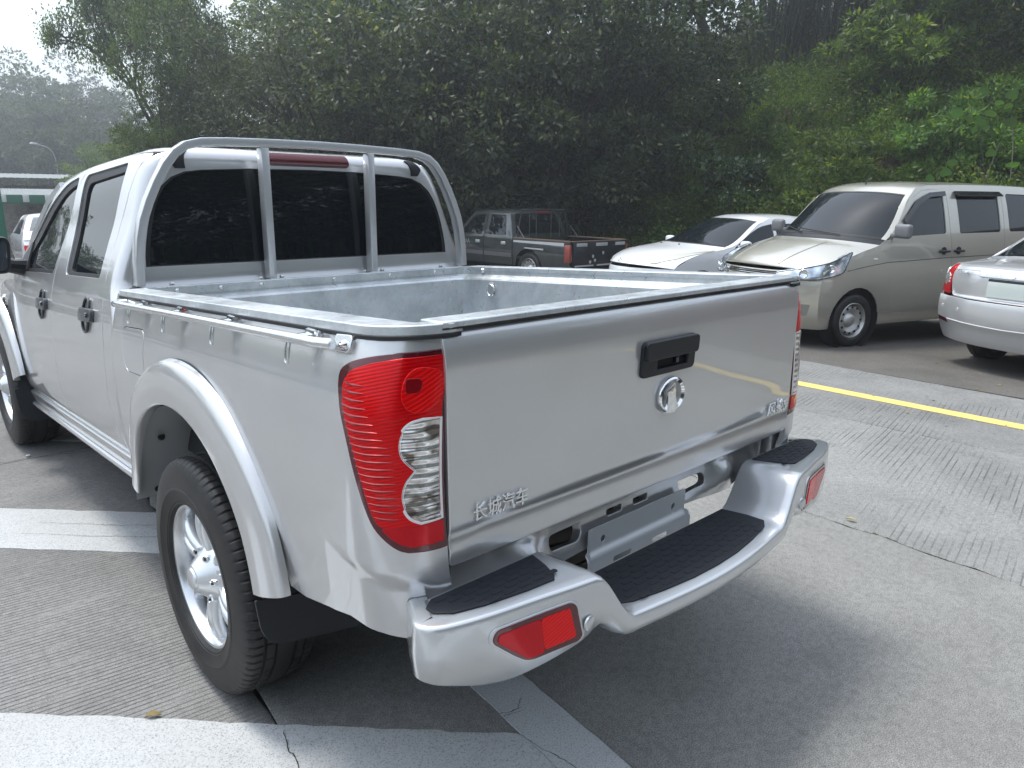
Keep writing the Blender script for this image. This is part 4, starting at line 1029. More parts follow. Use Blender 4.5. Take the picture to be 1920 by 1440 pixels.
# ---------- white hatchback between the van and the old pickup
WP=paint('white_paint',(.74,.76,.78),.35,.0,dust=.10)
def place(name,wx,wy,ang,half,**k):
    h=np.array((-math.cos(R(ang)),math.sin(R(ang)))); l=np.array((-h[1],h[0])); c=np.array((wx,wy))-l*half
    return empty(name,(c[0],c[1],float(land(*c))),R(90-ang),**k)
o2=np.array((ox,oy))-lv*2.85+hv*(-.12)
ht=place('hatchback',o2[0],o2[1],18,.80,label="white hatchback with a sloping windscreen, nose just behind the load bed rail",cat="car")
hc=Car([.18,.30,.55,.78,.92,1.10,1.30,1.42,1.5],[.78,.82,.85,.84,.80,.73,.64,.57,.5],
  [(-3.3,1.0),(-3.0,1.15),(-2.5,1.33),(-1.9,1.385),(-1.4,1.375),(-1.05,1.32),(-.15,.96),(.0,.93),(.45,.86),(.80,.74),(.90,.66)],
  [(-3.3,.04),(-1.4,.055),(-.15,.05),(.0,.05),(.9,.05)],[(-3.3,0),(-1.6,0),(-1.05,.20),(-.15,.40),(.4,.38),(.9,.42)],T=lambda y:1-.14*np.clip((y-.0)/.8,0,1)**2-.1*np.clip((-2.9-y)/.5,0,1)**2)
hw1=rounded([(-1.45,.99),(-.62,.95),(-.95,1.15),(-1.20,1.26),(-1.45,1.30)],[.02,.03,.1,.1,.02]); hw2=rounded([(-2.3,1.02),(-1.50,.99),(-1.50,1.305),(-2.0,1.30),(-2.3,1.2)],.03)
he=hc.edge([-3.2,-2.9,-2.5,-1.9,-1.4,-1.05,-.8,-.5,-.15,.0,.3,.6,.88])
ho_=[(-3.3,.25)]+arch_pts(-2.6,.35,.24,.30)[::-1]+arch_pts(0,.35,.24,.30)[::-1]+[(.42,.22),(.50,.45),(.48,.62)]+he[::-1]+[(-3.3,.9)]
twoside('body_side',ho_,WP,ht,hc,[hw1,hw2],step=.07)
P_('roof',[(-1,-1.05),(1,-1.05),(1,-2.6),(-1,-2.6)],hc.top,WP,ht,grid=.1,outward=(0,0,1))
P_('windscreen',[(-.95,-.17),(.95,-.17),(.93,-1.03),(-.93,-1.03)],hc.top,M['glass'],ht,grid=.1,outward=(0,.5,1),off=.002)
P_('windscreen_surround',[(-1,-.12),(1,-.12),(1,-1.05),(-1,-1.05)],hc.top,M['gasket'],ht,holes=[[(-.94,-.18),(.94,-.18),(.92,-1.02),(-.92,-1.02)]],grid=.1,outward=(0,.5,1))
for s in (-1,1): P_('pillar',[(s*.945,-.13),(s*1,-.12),(s*1,-1.05),(s*.93,-1.05)],hc.top,WP,ht,outward=(0,.6,1),off=.004,flange=.006)
P_('bonnet',[(-1,-.115),(1,-.115),(1,.89),(-1,.89)],hc.top,WP,ht,grid=.08,outward=(0,.2,1),off=.003)
P_('rear_glass',[(-.9,-2.63),(.9,-2.63),(.9,-3.1),(-.9,-3.1)],hc.top,M['glass'],ht,outward=(0,-.5,1))
P_('tail_panel',[(-1,-2.6),(1,-2.6),(1,-3.28),(-1,-3.28)],hc.top,WP,ht,holes=[[(-.9,-2.63),(.9,-2.63),(.9,-3.1),(-.9,-3.1)]],outward=(0,-.5,1))
HF,_=hc.end([(.20,.84),(.45,.92),(.60,.91),(.665,.89)],.42,pw=2.4)
P_('front_bumper',[(-1,.22),(1,.22),(1,.663),(-1,.663)],HF,WP,ht,grid=.08,outward=(0,1,0))
HR,_=hc.end([(.2,-3.28),(.9,-3.30),(1.0,-3.25)],-.15); P_('rear_bumper',[(-1,.25),(1,.25),(1,1.0),(-1,1.0)],HR,WP,ht,grid=.1,outward=(0,-1,0))
hl2=mat('headlamp_yellowed',(.50,.50,.42),.12,.3,coat=1.)
ho2=rounded([(.60,.83),(.70,.60),(.90,.36),(.985,.10),(.995,.18),(.99,.40),(.90,.70),(.74,.86)],.05)
for s in (-1,1): P_('headlight',[(s*a,b) for a,b in ho2],hc.top,hl2,ht,step=.05,outward=(0,.5,1),off=.010,flange=.012)
build('badge',[tube([on_ for on_ in [tuple(hc.top(np.array(t),np.array(.84))+np.array((0,.01,z))) for t,z in ((-.05,.0),(0,.03),(.05,.0))]],.006,5),tube([tuple(hc.top(np.array(t),np.array(.87))+np.array((0,.01,z))) for t,z in ((-.05,.0),(0,.03),(.05,.0))],.006,5)],M['chrome'],ht)
for f in ((lambda p:p),mirx): build('wing_mirror',[f(box((-.92,-.72,1.00),(.17,.11,.12),.04,3)),f(box((-.82,-.72,.97),(.1,.06,.04),.01))],WP,ht)
for t in (-.3,.25): 
    q=hc.top(np.array(t),np.array(.0)); build('washer_jet',[box((q[0],q[1],q[2]+.01),(.03,.02,.015),.004)],M['black'],ht)
build('body_core',[box((0,-1.45,.48),(1.5,3.4,.45),.08)],M['seam'],ht)
build('dashboard',[box((0,-.85,.93),(1.2,.5,.08),.03)],M['dark'],ht); build('seat_back',[box((-.36,-1.35,.95),(.44,.14,.45),.05),box((.36,-1.35,.95),(.44,.14,.45),.05)],bpy.data.materials['seat_grey'],ht)
for y in (0,-2.6):
    for s in (-1,1): car_wheel(.30,.19,'alloy',ht,(s*.74,y,.30),s>0)
# ---------- silver saloon at the right edge, its tail towards us
SS=paint('saloon_silver',(.60,.61,.62),.33,.5)
sx0,sy0=7.618,.141
sd=place('saloon_car',sx0,sy0,198,.76,label="silver saloon car with blank number plate and round-disc tail lamp, beside the beige van",cat="car")
LB=2.6  # wheelbase: y=0 front axle, rear axle at -2.6
wbs=-LB
h_=np.array((-math.cos(R(198)),math.sin(R(198)))); sd.location=(sd.location.x+h_[0]*LB, sd.location.y+h_[1]*LB, float(land(sx0,sy0))-.02)
sc=Car([.18,.30,.50,.72,.90,1.02,1.12,1.35,1.45],[.76,.80,.845,.855,.845,.825,.78,.64,.56],
  [(-3.62,.98),(-3.5,1.04),(-3.0,1.08),(-2.93,1.10),(-2.35,1.38),(-1.8,1.42),(-1.2,1.40),(-.6,1.12),(-.35,.98),(.3,.90),(.85,.75)],
  [(-3.62,.03),(-3.0,.04),(-2.35,.05),(.85,.04)],[(-3.62,-.24),(-3.0,-.22),(-2.35,-.10),(-1.4,0),(-.35,.3),(.85,.3)],T=lambda y:1-.10*np.clip((-3.0-y)/.6,0,1)**2-.12*np.clip(y/.8,0,1)**2)
se=sc.edge([-3.6,-3.45,-3.2,-3.0,-2.93,-2.7,-2.5,-2.35,-2.1,-1.8,-1.4,-1.2,-.8,-.4,0,.4,.83])
so=[(-3.30,.30),(-3.0,.26)]+arch_pts(-2.6,.34,.24,.30)[::-1]+arch_pts(0,.34,.24,.30)[::-1]+[(.5,.25),(.55,.7)]+se[::-1]+[(-3.36,.75)]
sw1=rounded([(-1.35,1.03),(-.55,1.01),(-.85,1.20),(-1.35,1.33)],.04); sw2=rounded([(-2.25,1.05),(-1.42,1.03),(-1.42,1.34),(-1.9,1.35),(-2.2,1.25)],.05)
twoside('body_side',so,SS,sd,sc,[sw1,sw2],step=.07)
P_('boot_lid',[(-.99,-2.98),(.99,-2.98),(.97,-3.6),(-.97,-3.6)],sc.top,SS,sd,grid=.08,outward=(0,-.2,1))
P_('rear_window',[(-.90,-2.90),(.90,-2.90),(.86,-2.38),(-.86,-2.38)],sc.top,M['glass'],sd,grid=.1,outward=(0,-.5,1),off=.002)
P_('rear_window_surround',[(-1,-2.975),(1,-2.975),(1,-2.3),(-1,-2.3)],sc.top,SS,sd,holes=[[(-.92,-2.93),(.92,-2.93),(.88,-2.36),(-.88,-2.36)]],grid=.1,outward=(0,-.5,1))
P_('roof',[(-1,-1.15),(1,-1.15),(1,-2.295),(-1,-2.295)],sc.top,SS,sd,grid=.12,outward=(0,0,1)); P_('windscreen',[(-1,-.4),(1,-.4),(1,-1.14),(-1,-1.14)],sc.top,M['glass'],sd,grid=.12,outward=(0,.5,1)); P_('bonnet',[(-1,-.39),(1,-.39),(1,.83),(-1,.83)],sc.top,SS,sd,grid=.12,outward=(0,0,1))
RE,_=sc.end([(.20,-3.50),(.36,-3.60),(.45,-3.63),(.52,-3.665),(.62,-3.675),(.74,-3.665),(.76,-3.62),(.90,-3.625),(1.0,-3.61),(1.05,-3.55)],-.26,pw=2.8)
P_('rear_bumper',rounded([(-1,.30),(1,.30),(1,.745),(.5,.735),(-.5,.735),(-1,.745)],.02),RE,SS,sd,grid=.05,flange=.05,edge=.005,outward=(0,-1,0))
P_('boot_face',rounded([(-.80,.755),(.80,.755),(.85,.90),(.86,1.055),(-.86,1.055),(-.85,.90)],.03),RE,SS,sd,grid=.05,outward=(0,-1,0))
P_('number_plate',rounded([(-.27,.79),(.27,.79),(.27,.93),(-.27,.93)],.01),RE,mat('blank_plate',(.60,.66,.63),.45),sd,off=.012,flange=.006,outward=(0,-1,0))
P_('plate_shadow_bar',[(-.27,.934),(.27,.934),(.27,.955),(-.27,.955)],RE,M['dark'],sd,off=.012,outward=(0,-1,0))
P_('chrome_strip',rounded([(-.40,.968),(.40,.968),(.41,1.012),(-.41,1.012)],.012),RE,M['bumper'],sd,off=.016,flange=.014,edge=.006,outward=(0,-1,0))
P_('emblem',[(.05*math.cos(a),.99+.022*math.sin(a)) for a in np.linspace(0,2*math.pi,17)[:-1]],RE,M['chrome'],sd,step=.02,off=.022,outward=(0,-1,0))
for s in (-1,1):
    lo_=rounded([(s*.835,.76),(s*.995,.77),(s*.985,.86),(s*.945,1.0),(s*.885,1.055),(s*.86,1.05),(s*.855,.92)],.015)
    tl=P_('tail_lamp',lo_,RE,M['red'],sd,step=.03,off=.008,flange=.012,edge=.005,outward=(0,-1,0))
    P_('lamp_disc',[(s*(.925+.045*math.cos(a)),.905+.060*math.sin(a)) for a in np.linspace(0,2*math.pi,17)[:-1]],RE,M['clear'],tl,step=.02,off=.013,outward=(0,-1,0))
    for k in range(3): P_('lamp_bar',[(s*.862,.868+.03*k),(s*.885,.868+.03*k),(s*.885,.885+.03*k),(s*.862,.885+.03*k)],RE,mat('lamp_pink',(.75,.45,.45),.2) if 'lamp_pink' not in bpy.data.materials else bpy.data.materials['lamp_pink'],tl,step=.02,off=.012,outward=(0,-1,0))
    P_('bumper_reflector',rounded([(s*.80,.475),(s*.975,.49),(s*.975,.525),(s*.82,.515)],.006),RE,M['maroon'],sd,step=.03,off=.004,outward=(0,-1,0))
    for t,z in ((.90,.635),(.62,.628)):
        c=RE(np.array(s*t),np.array(z)); build('parking_sensor',[xf(lathe([(0,-.004),(.014,-.004),(.017,0)],14),Matrix.Translation(c)@Matrix.Rotation(R(90),4,'Z'))],M['bumper'],sd)
    P_('bumper_groove',[(s*.0,.500),(s*.80,.515),(s*.80,.519),(s*.0,.504)],RE,M['white_trim'],sd,step=.04,off=.006,outward=(0,-1,0))
g=text_mesh("XRHIC",.05,.004,.0004)
if len(g[0]):
    X=g[0]; xs=-.60+X[:,0]*1.15+X[:,1]*.2; P=RE(xs/.83,.985+X[:,1]*.8); P[:,1]-=X[:,2]+.006
    P[:,0]=xs; build('lettering',[(P,g[1])],M['chrome'],sd,smooth=30)
build('body_core',[box((0,-1.4,.56),(1.45,3.5,.50),.08),box((0,-3.0,.65),(1.2,.75,.40),.05)],M['seam'],sd)
build('exhaust_pipe',[tube([(.35,-2.9,.25),(.40,-3.5,.26)],.03,8)],M['dark'],sd)
for y in (0,-2.6):
    for s in (-1,1): car_wheel(.31,.20,'alloy',sd,(s*.72,y,.31),s>0)
# ---------- old dark pickup beyond the load bed
OP=paint('dark_green_grey_paint',(.024,.032,.035),.36,.35,dust=.08)
STR=mat('faded_white_stripe',(.42,.44,.45),.55); RST=mat('rusty_edge',(.12,.085,.06),.8)
op=empty('old_pickup_truck',(9.0+.86,7.6,float(land(9.3,9))),R(-1),label="old dark pickup truck with worn paint, parked side-on under the trees",cat="pickup truck")
# local y: 0 at tail, forwards +; left at -x
oW=pchip([.25,.45,.70,.95,1.0,1.25,1.50,1.56],[.80,.83,.85,.84,.825,.75,.67,.62])
oS=lambda y,z: np.stack(np.broadcast_arrays(-oW(z),y,z),-1).astype(float)
def o2s(name,ol,mt,par,holes=(),**k):
    pc=surf_piece(ol,oS,holes=holes,step=.08,ctr=(0,2,.7),**k); a=build(name,[pc],mt,par); b=build(name,[mirx(pc)],mt,par)
    for h in holes:
        g=surf_piece(h,oS,step=.08,off=-.012,flange=0,ctr=(0,2,.7)); build('window',[g],M['glass'],a); build('window',[mirx(g)],M['glass'],b)
    return a,b
WH=1.20
arc_=[(WH+.40*math.cos(a),.36+.40*math.sin(a)) for a in np.linspace(math.pi*.97,.03*math.pi,14)]
o2s('bed_side',[(.02,.40)]+arc_+[(1.66,.40),(1.66,.945),(.02,.945)],OP,op)
o2s('stripe',[(.18,.865),(1.64,.875),(1.64,.915),(.18,.925)],STR,op,off=.003)
o2s('stripe',[(.75,.755),(1.3,.765),(1.3,.785),(.75,.785)],STR,op,off=.003)
o2s('rear_door',[(1.69,.40),(2.60,.40),(2.60,.95),(2.60,1.49),(1.93,1.49),(1.78,1.2),(1.69,.97)],OP,op,holes=[rounded([(1.90,1.00),(2.50,1.00),(2.50,1.42),(2.02,1.42)],.03)])
o2s('front_door',[(2.62,.40),(3.62,.40),(3.62,.95),(3.58,1.0),(3.05,1.47),(2.62,1.49)],OP,op,holes=[rounded([(2.70,1.0),(3.45,1.0),(3.05,1.38),(2.70,1.42)],.03)])
o2s('front_wing',[(3.64,.40)]+[(4.25+.38*math.cos(a),.36+.40*math.sin(a)) for a in np.linspace(math.pi*.97,.03*math.pi,12)]+[(4.95,.42),(4.95,.85),(3.64,.93)],OP,op)
o2s('side_moulding',[(.05,.50),(3.6,.50),(3.6,.565),(.05,.565)],mat('moulding_grey',(.10,.10,.105),.6),op,off=.012,flange=.01) if False else None
mg=mat('moulding_grey',(.12,.12,.125),.6)
for a,b in ((1.70,2.59),(2.63,3.60)): o2s('door_moulding',[(a,.56),(b,.56),(b,.64),(a,.64)],mg,op,off=.010,flange=.01)
for f in ((lambda p:p),mirx):
    for y in (1.95,2.80):
        c=oS(np.array(y),np.array(.84)); build('door_handle',[f(box((c[0]-.012,y,.84),(.03,.14,.065),.012))],mat('handle_white',(.60,.62,.62),.3,.6) if 'handle_white' not in bpy.data.materials else bpy.data.materials['handle_white'],op)
    build('wing_mirror',[f(box((-.98,3.45,1.09),(.20,.09,.15),.03))],M['black'],op)
    build('tail_lamp',[f(box((-.835,.075,.72),(.06,.15,.34),.015))],mat('old_lamp_red',(.28,.05,.035),.3,coat=.5) if 'old_lamp_red' not in bpy.data.materials else bpy.data.materials['old_lamp_red'],op)
    build('rail_cap',[f(box((-.80,.84,.955),(.07,1.64,.03),.008))],RST,op)
build('tailgate',[box((0,.0,.70),(1.55,.045,.48),.01)],mat('tailgate_black_paint',(.012,.012,.022),.45,coat=.3),op)
tgp=bpy.data.objects[[o.name for o in op.children if o.name.startswith('tailgate')][0]]
for x0,x1,z0,z1 in ((-.70,-.40,.86,.925),(-.14,.20,.86,.925),(.44,.74,.86,.925),(-.74,-.20,.47,.50),(-.1,.55,.47,.50)): build('paint_patch',[box(((x0+x1)/2,-.026,(z0+z1)/2),(x1-x0,.006,z1-z0),.001)],STR,tgp)
for x,z in ((-.22,.66),(-.16,.58),(.08,.72),(-.3,.55)): build('worn_patch',[prism([(x+.03*math.cos(a)*(1+.4*math.sin(3*a)),z+.035*math.sin(a)) for a in np.linspace(0,2*math.pi,9)[:-1]],.004,Matrix(((1,0,0,0),(0,0,-1,-.024),(0,1,0,0),(0,0,0,1))))],STR,tgp)
build('top_rail',[box((0,-.0,.955),(1.60,.06,.025),.006)],RST,op)
ca=[(1.72,.95),(1.80,1.2),(1.92,1.48)]
def oB(t,z): y=np.interp(z,[.45,.95,1.2,1.50,1.55],[1.68,1.72,1.79,1.93,2.0]); return np.stack(np.broadcast_arrays(t*oW(z),y-.02*(1-t*t),z),-1).astype(float)
panel('cab_back',[(-1,.45),(1,.45),(1,1.53),(-1,1.53)],oB,OP,op,holes=[rounded([(-.86,1.03),(.86,1.03),(.84,1.44),(-.84,1.44)],.06)],step=.1,outward=(0,-1,0))
panel('back_window',rounded([(-.86,1.03),(.86,1.03),(.84,1.44),(-.84,1.44)],.06),oB,M['glass'],op,step=.1,off=-.01,flange=0,outward=(0,-1,0))
panel('roof',[(-1,1.95),(1,1.95),(1,3.06),(-1,3.06)],lambda t,y: np.stack(np.broadcast_arrays(t*.665,y,1.50+.05*(1-np.abs(t)**3)-.03*np.clip(y-2.8,0,1)),-1).astype(float),OP,op,step=.12,outward=(0,0,1))
panel('windscreen',[(-1,3.04),(1,3.04),(1,3.60),(-1,3.60)],lambda t,y: np.stack(np.broadcast_arrays(t*(.665+.15*(y-3.04)/.56),y,1.51-.52*(y-3.04)/.56),-1).astype(float),M['glass'],op,step=.12,outward=(0,1,.5))
panel('bonnet',[(-.82,3.6),(.82,3.6),(.80,4.95),(-.80,4.95)],lambda x,y: np.stack(np.broadcast_arrays(x,y,.98-.09*(y-3.6)-.03*(x/.8)**4),-1).astype(float),OP,op,step=.15,outward=(0,0,1))
build('front_end',[box((0,4.93,.62),(1.60,.10,.46),.03)],M['dark'],op)
for n_,pth in (('hoop',[(-.78,1.60,.95),(-.64,1.62,1.47),(-.54,1.62,1.52),(.54,1.62,1.52),(.64,1.62,1.47),(.78,1.60,.95)]),): build('rack_hoop',[tube(spline(pth,3,closed=False),.018,6)],M['dark'],op)
for x in (-.42,-.22,.22,.48): build('rack_bar',[tube([(x,1.61,.95),(x,1.62,1.51)],.008,5)],bpy.data.materials['steel_rack'] if 'steel_rack' in bpy.data.materials else mat('steel_rack',(.10,.105,.11),.5,.5),op)
[build('rack_stay',[tube([(q*.78,1.60,1.20),(q*.80,1.35,.95)],.010,5)],bpy.data.materials['steel_rack'],op) for q in (-1,1)]
build('red_cloth_strip',[box((-.05,1.60,1.48),(.42,.02,.035),.006)],mat('faded_red',(.22,.02,.03),.6),op)
build('bed_floor',[box((0,.84,.55),(1.6,1.64,.05),.01)],M['dark'],op); build('body_core',[box((0,2.9,.62),(1.55,2.5,.55),.05),box((0,.84,.42),(1.2,1.6,.15),.02)],M['seam'],op)
g=text_mesh("准乘5人",.10,.003)
if len(g[0]):
    X=g[0]; P=np.stack([-.856-X[:,2],3.42-X[:,0],.80+X[:,1]],1); build('door_lettering',[(P,g[1])],STR,op,smooth=0)
g=text_mesh("476kg",.09,.003)
if len(g[0]):
    X=g[0]; P=np.stack([-.858-X[:,2],3.42-X[:,0],.70+X[:,1]],1); build('door_lettering',[(P,g[1])],STR,op,smooth=0)
for y in (WH,4.25):
    for s in (-1,1): car_wheel(.34,.20,'steel',op,(s*.73,y,.34),s>0)
# ---------- white saloon ahead on the left, and a small white truck beyond it
def far_car(name,x,y,rz,pt,label,cat,sc_=1.,lamp=True):
    c=empty(name,(x,y,float(land(x,y))-.12),rz,label=label,cat=cat)
    fc=Car([.18,.30,.50,.80,.95,1.02,1.20,1.38,1.45],[.78,.82,.86,.87,.86,.84,.76,.66,.56],
      [(-3.55,.98),(-3.4,1.06),(-3.1,1.12),(-2.45,1.37),(-1.8,1.43),(-1.2,1.41),(-.5,1.06),(.3,.93),(.85,.75)],[(-3.55,.03),(.85,.05)],[(-3.55,-.25),(-2.4,-.1),(-1.4,0),(-.4,.3),(.85,.3)],T=lambda y:1-.10*np.clip((-3.0-y)/.6,0,1)**2-.12*np.clip(y/.8,0,1)**2)
    e=fc.edge([-3.5,-3.3,-3.0,-2.6,-2.2,-1.8,-1.2,-.8,-.4,0,.4,.83])
    so=[(-3.30,.30)]+arch_pts(-2.65,.35,.24,.31)[::-1]+arch_pts(0,.35,.24,.31)[::-1]+[(.5,.25),(.55,.7)]+e[::-1]+[(-3.32,.75)]
    twoside('body_side',so,pt,c,fc,[rounded([(-2.4,1.06),(-.6,1.02),(-.95,1.22),(-1.4,1.34),(-2.1,1.33)],.04)],step=.1)
    P_('rear_window',[(-.88,-3.05),(.88,-3.05),(.84,-2.42),(-.84,-2.42)],fc.top,mat('pale_reflecting_glass',(.05,.06,.07),.02,spec=.9) if 'pale_reflecting_glass' not in bpy.data.materials else bpy.data.materials['pale_reflecting_glass'],c,grid=.12,outward=(0,-.5,1),off=.003)
    P_('upper_body',[(-1,-3.52),(1,-3.52),(1,.8),(-1,.8)],fc.top,pt,c,grid=.12,outward=(0,0,1))
    E_,_=fc.end([(.20,-3.55),(.5,-3.68),(.75,-3.66),(.9,-3.60),(1.02,-3.5)],-.28)
    P_('rear_end',rounded([(-1,.28),(1,.28),(1,1.03),(-1,1.03)],.02),E_,pt,c,grid=.1,outward=(0,-1,0))
    for s in (-1,1): P_('tail_lamp',rounded([(s*.74,.80),(s*1.,.79),(s*1.,.90),(s*.88,.905),(s*.74,.87)],.02),E_,M['red'],c,step=.05,off=.008,flange=.01,outward=(0,-1,0))
    build('body_core',[box((0,-1.4,.55),(1.5,4.1,.45),.08)],M['seam'],c)
    for yy in (0,-2.65):
        for s in (-1,1): car_wheel(.31,.20,'alloy',c,(s*.74,yy,.31),s>0)
    return c
far_car('white_car',2.45,17.6,R(-6),WP,"white saloon car beyond the wing mirror of the silver pickup, seen from behind","car")
tk=empty('small_truck',(4.6,32,float(land(4.6,32))-.25),R(-4),label="small white lorry cab parked beside the sheds",cat="truck")
build('cab',[box((0,0,1.25),(1.7,1.6,1.5),.16,3)],WP,tk); build('rear_glass',[box((-.42,-.81,1.55),(.6,.03,.45),.06)],M['glass'],tk); build('side_glass',[box((-.86,.1,1.55),(.03,.8,.45),.05)],M['glass'],tk)
build('load_tray',[box((0,-2.0,.85),(1.7,2.3,.35),.03)],M['dark'],tk)
for yy in (.3,-2.2):
    for s in (-1,1): car_wheel(.34,.20,'steel',tk,(s*.74,yy,.34),s>0)
# ---------------------------------------------------------------- ground
def concrete(name,base=(.30,.30,.29),groove=None,spacing=.02,patch=.35,speck=1.):
    m=mat(name,base,.85,spec=.35); N,L,b=nodes(m); co=objco(N)
    fine=noise(N,L,260,3,.65,co); mid=noise(N,L,38,5,.7,co); big=noise(N,L,1.1,6,.65,co,.3); st=noise(N,L,5,6,.75,co,.8)
    c=ramp(N,L,big,[(.30,[k*.74 for k in base]),(.55,base),(.75,[k*1.16 for k in base])])
    c=mixc(N,L,.55,c,ramp(N,L,mid,[(.32,(.55,)*3),(.55,(1.0,)*3),(.8,(1.28,)*3)]),'MULTIPLY')
    c=mixc(N,L,.75*speck,c,ramp(N,L,fine,[(.36,(.35,)*3),(.52,(1.,)*3),(.70,(1.55,)*3)]),'MULTIPLY')
    c=mixc(N,L,ramp(N,L,st,[(.56,(0,0,0)),(.72,(.55,)*3)]),c,[k*.55 for k in base])
    vt=N.new("ShaderNodeTexVoronoi"); vt.inputs["Scale"].default_value=3.2; wob=mixc(N,L,.07,co,noise(N,L,14,3,.6,co),'ADD'); L.new(wob,vt.inputs["Vector"])
    sel=N.new("ShaderNodeSeparateColor"); L.new(vt.outputs["Color"],sel.inputs[0]); rad=math_(N,L,'MULTIPLY',math_(N,L,'SUBTRACT',sel.outputs[0],.55),.22)
    sp1=math_(N,L,'LESS_THAN',vt.outputs["Distance"],rad); c=mixc(N,L,math_(N,L,'MULTIPLY',sp1,.30),c,[k*.45 for k in base])
    h=math_(N,L,'ADD',math_(N,L,'MULTIPLY',fine,.5),mid)
    nb=None
    if groove is not None:
        cor=mapping(N,L,co,rot=(0,0,-groove)); sx=N.new("ShaderNodeSeparateXYZ"); L.new(cor,sx.inputs[0])
        jit=noise(N,L,2.2,2,.5,cor); rowj=noise(N,L,1.,0,.5,mapping(N,L,cor,scale=(0.4,34,1)))
        y=math_(N,L,'ADD',sx.outputs[1],math_(N,L,'MULTIPLY',jit,.006)); y=math_(N,L,'ADD',y,math_(N,L,'MULTIPLY',rowj,.012))
        fr=math_(N,L,'FRACT',math_(N,L,'DIVIDE',y,spacing)); d=math_(N,L,'ABSOLUTE',math_(N,L,'SUBTRACT',fr,.5))
        g=N.new("ShaderNodeMapRange"); g.interpolation_type='SMOOTHSTEP'; L.new(d,g.inputs[0]); g.inputs[1].default_value=.0; g.inputs[2].default_value=.17; g.inputs[3].default_value=1; g.inputs[4].default_value=0
        brk=noise(N,L,1.,3,.6,mapping(N,L,cor,scale=(3.0,14,1))); pat=noise(N,L,.9,4,.6,co)
        gm=math_(N,L,'MULTIPLY',g.outputs[0],ramp(N,L,brk,[(.30 if patch>.2 else .38,(.08,)*3),(.46 if patch>.2 else .54,(1,)*3)])); gm=math_(N,L,'MULTIPLY',gm,ramp(N,L,pat,[(.34 if patch>.2 else .46,(patch,)*3),(.52 if patch>.2 else .60,(1,)*3)]))
        nb=bump(N,L,b,math_(N,L,'SUBTRACT',1.,gm),.95,.004)
        c=mixc(N,L,math_(N,L,'MULTIPLY',gm,.62),c,[k*.33 for k in base])
    bump(N,L,b,h,.55,.003,prev=nb)
    L.new(c,b.inputs["Base Color"]); return m
GM={}
GM['left']=concrete('grooved_concrete_left',(.26,.258,.252),R(-5.7),.0205)
GM['mid']=concrete('worn_smooth_concrete',(.268,.268,.256),speck=1.1)
GM['right']=concrete('grooved_concrete_right',(.265,.268,.258),R(8.5),.034,patch=.06)
GM['right2']=concrete('grooved_concrete_far',(.235,.236,.228),R(10),.036,patch=.02)
GM['lot']=concrete('dusty_parking_concrete',(.13,.123,.112),None)
GM['joint']=mat('joint_dirt',(.035,.033,.028),.95)
# base sheet to the horizon
def landsheet(xs,ys,dz,name,mt,**k):
    X,Y=np.meshgrid(xs,ys,indexing='ij'); Z=np.maximum(land(X,Y),-3.5)+dz; G=np.stack([X,Y,Z],-1)
    return build(name,[gridpiece(G)],mt,smooth=180,**k)
xs=np.concatenate([np.linspace(-900,-60,8),np.linspace(-45,60,54),np.linspace(80,900,8)]); ys=np.concatenate([np.linspace(-900,-60,8),np.linspace(-45,90,70),np.linspace(110,900,8)])
ground=landsheet(xs,ys,-.012,'ground',GM['joint'],kind='structure')
# slabs (parts of the ground): columns between wavy joints
rng=np.random.default_rng(5)
def jx(col,y):
    if col==0: return -.753+.135*np.clip(y,-6,3)-.05*np.maximum(y-3,0)*0+.010*np.sin(y*7)+.006*np.sin(y*19)
    if col==1: return 1.80+.012*y+.012*np.sin(y*5.3)+.007*np.sin(y*17)
    if col==2: return 3.62+.01*np.sin(y*3)-.035*(y+.4)
    if col==3: return 5.52+.02*np.sin(y*1.3)
    if col==-1: return -3.45+.02*y
    if col==-2: return -6.3+0*y
def slab(c0,c1,y0,y1,mt,gap=.0035,z=0):
    n=max(6,int((y1-y0)/.07)); ys=np.linspace(y0+gap,y1-gap,n); nx=max(3,int(abs(float(jx(c1,0)-jx(c0,0)))/.5)); G=[]
    for y in ys:
        a=float(jx(c0,y))+gap+.004*math.sin(y*31+c0)+rng.normal(0,.0022); b=float(jx(c1,y))-gap-.003*math.sin(y*27)+rng.normal(0,.0022)
        row=[(a+.004,y,-.010),(a,y,-.0035),(a+.006,y,0)]+[(a+(b-a)*t,y,0) for t in np.linspace(.02,.98,nx)]+[(b-.006,y,0),(b,y,-.0035),(b-.004,y,-.010)]
        G.append([(p[0],p[1],p[2]+float(land(p[0],p[1]))+z) for p in row])
    return build('slab',[gridpiece(np.array(G)[:,::-1])],mt,ground,smooth=50)
for c0,c1,mt,rows in ((-2,-1,GM['left'],[(-6,-1.3),(-1.3,3.4),(3.4,8),(8,13),(13,18)]),(-1,0,GM['left'],[(-7,-2.3),(-2.3,2.68),(2.68,7.3),(7.3,12),(12,17),(17,23)]),(0,1,GM['mid'],[(-7.5,-3.2),(-3.2,2.2),(2.2,6.8),(6.8,11.5),(11.5,16.5),(16.5,23)]),
    (1,2,GM['right'],[(-9,-4.3),(-4.3,3.1),(3.1,7.7),(7.7,12.5),(12.5,18),(18,24)]),(2,3,GM['right2'],[(-10,-5.2),(-5.2,2.4),(2.4,7.2),(7.2,12.2),(12.2,17.4),(17.4,24)])):
    for y0,y1 in rows: slab(c0,c1,y0,y1,mt)
lotx=np.linspace(5.535,16.5,24); loty=np.linspace(-12,26,60)
landsheet(lotx,loty,-.001,'parking_bay_paving',GM['lot'],kind='structure')
landsheet(np.linspace(-26,-6.32,20),np.linspace(-14,40,50),-.001,'road_beyond',GM['mid'],kind='structure')
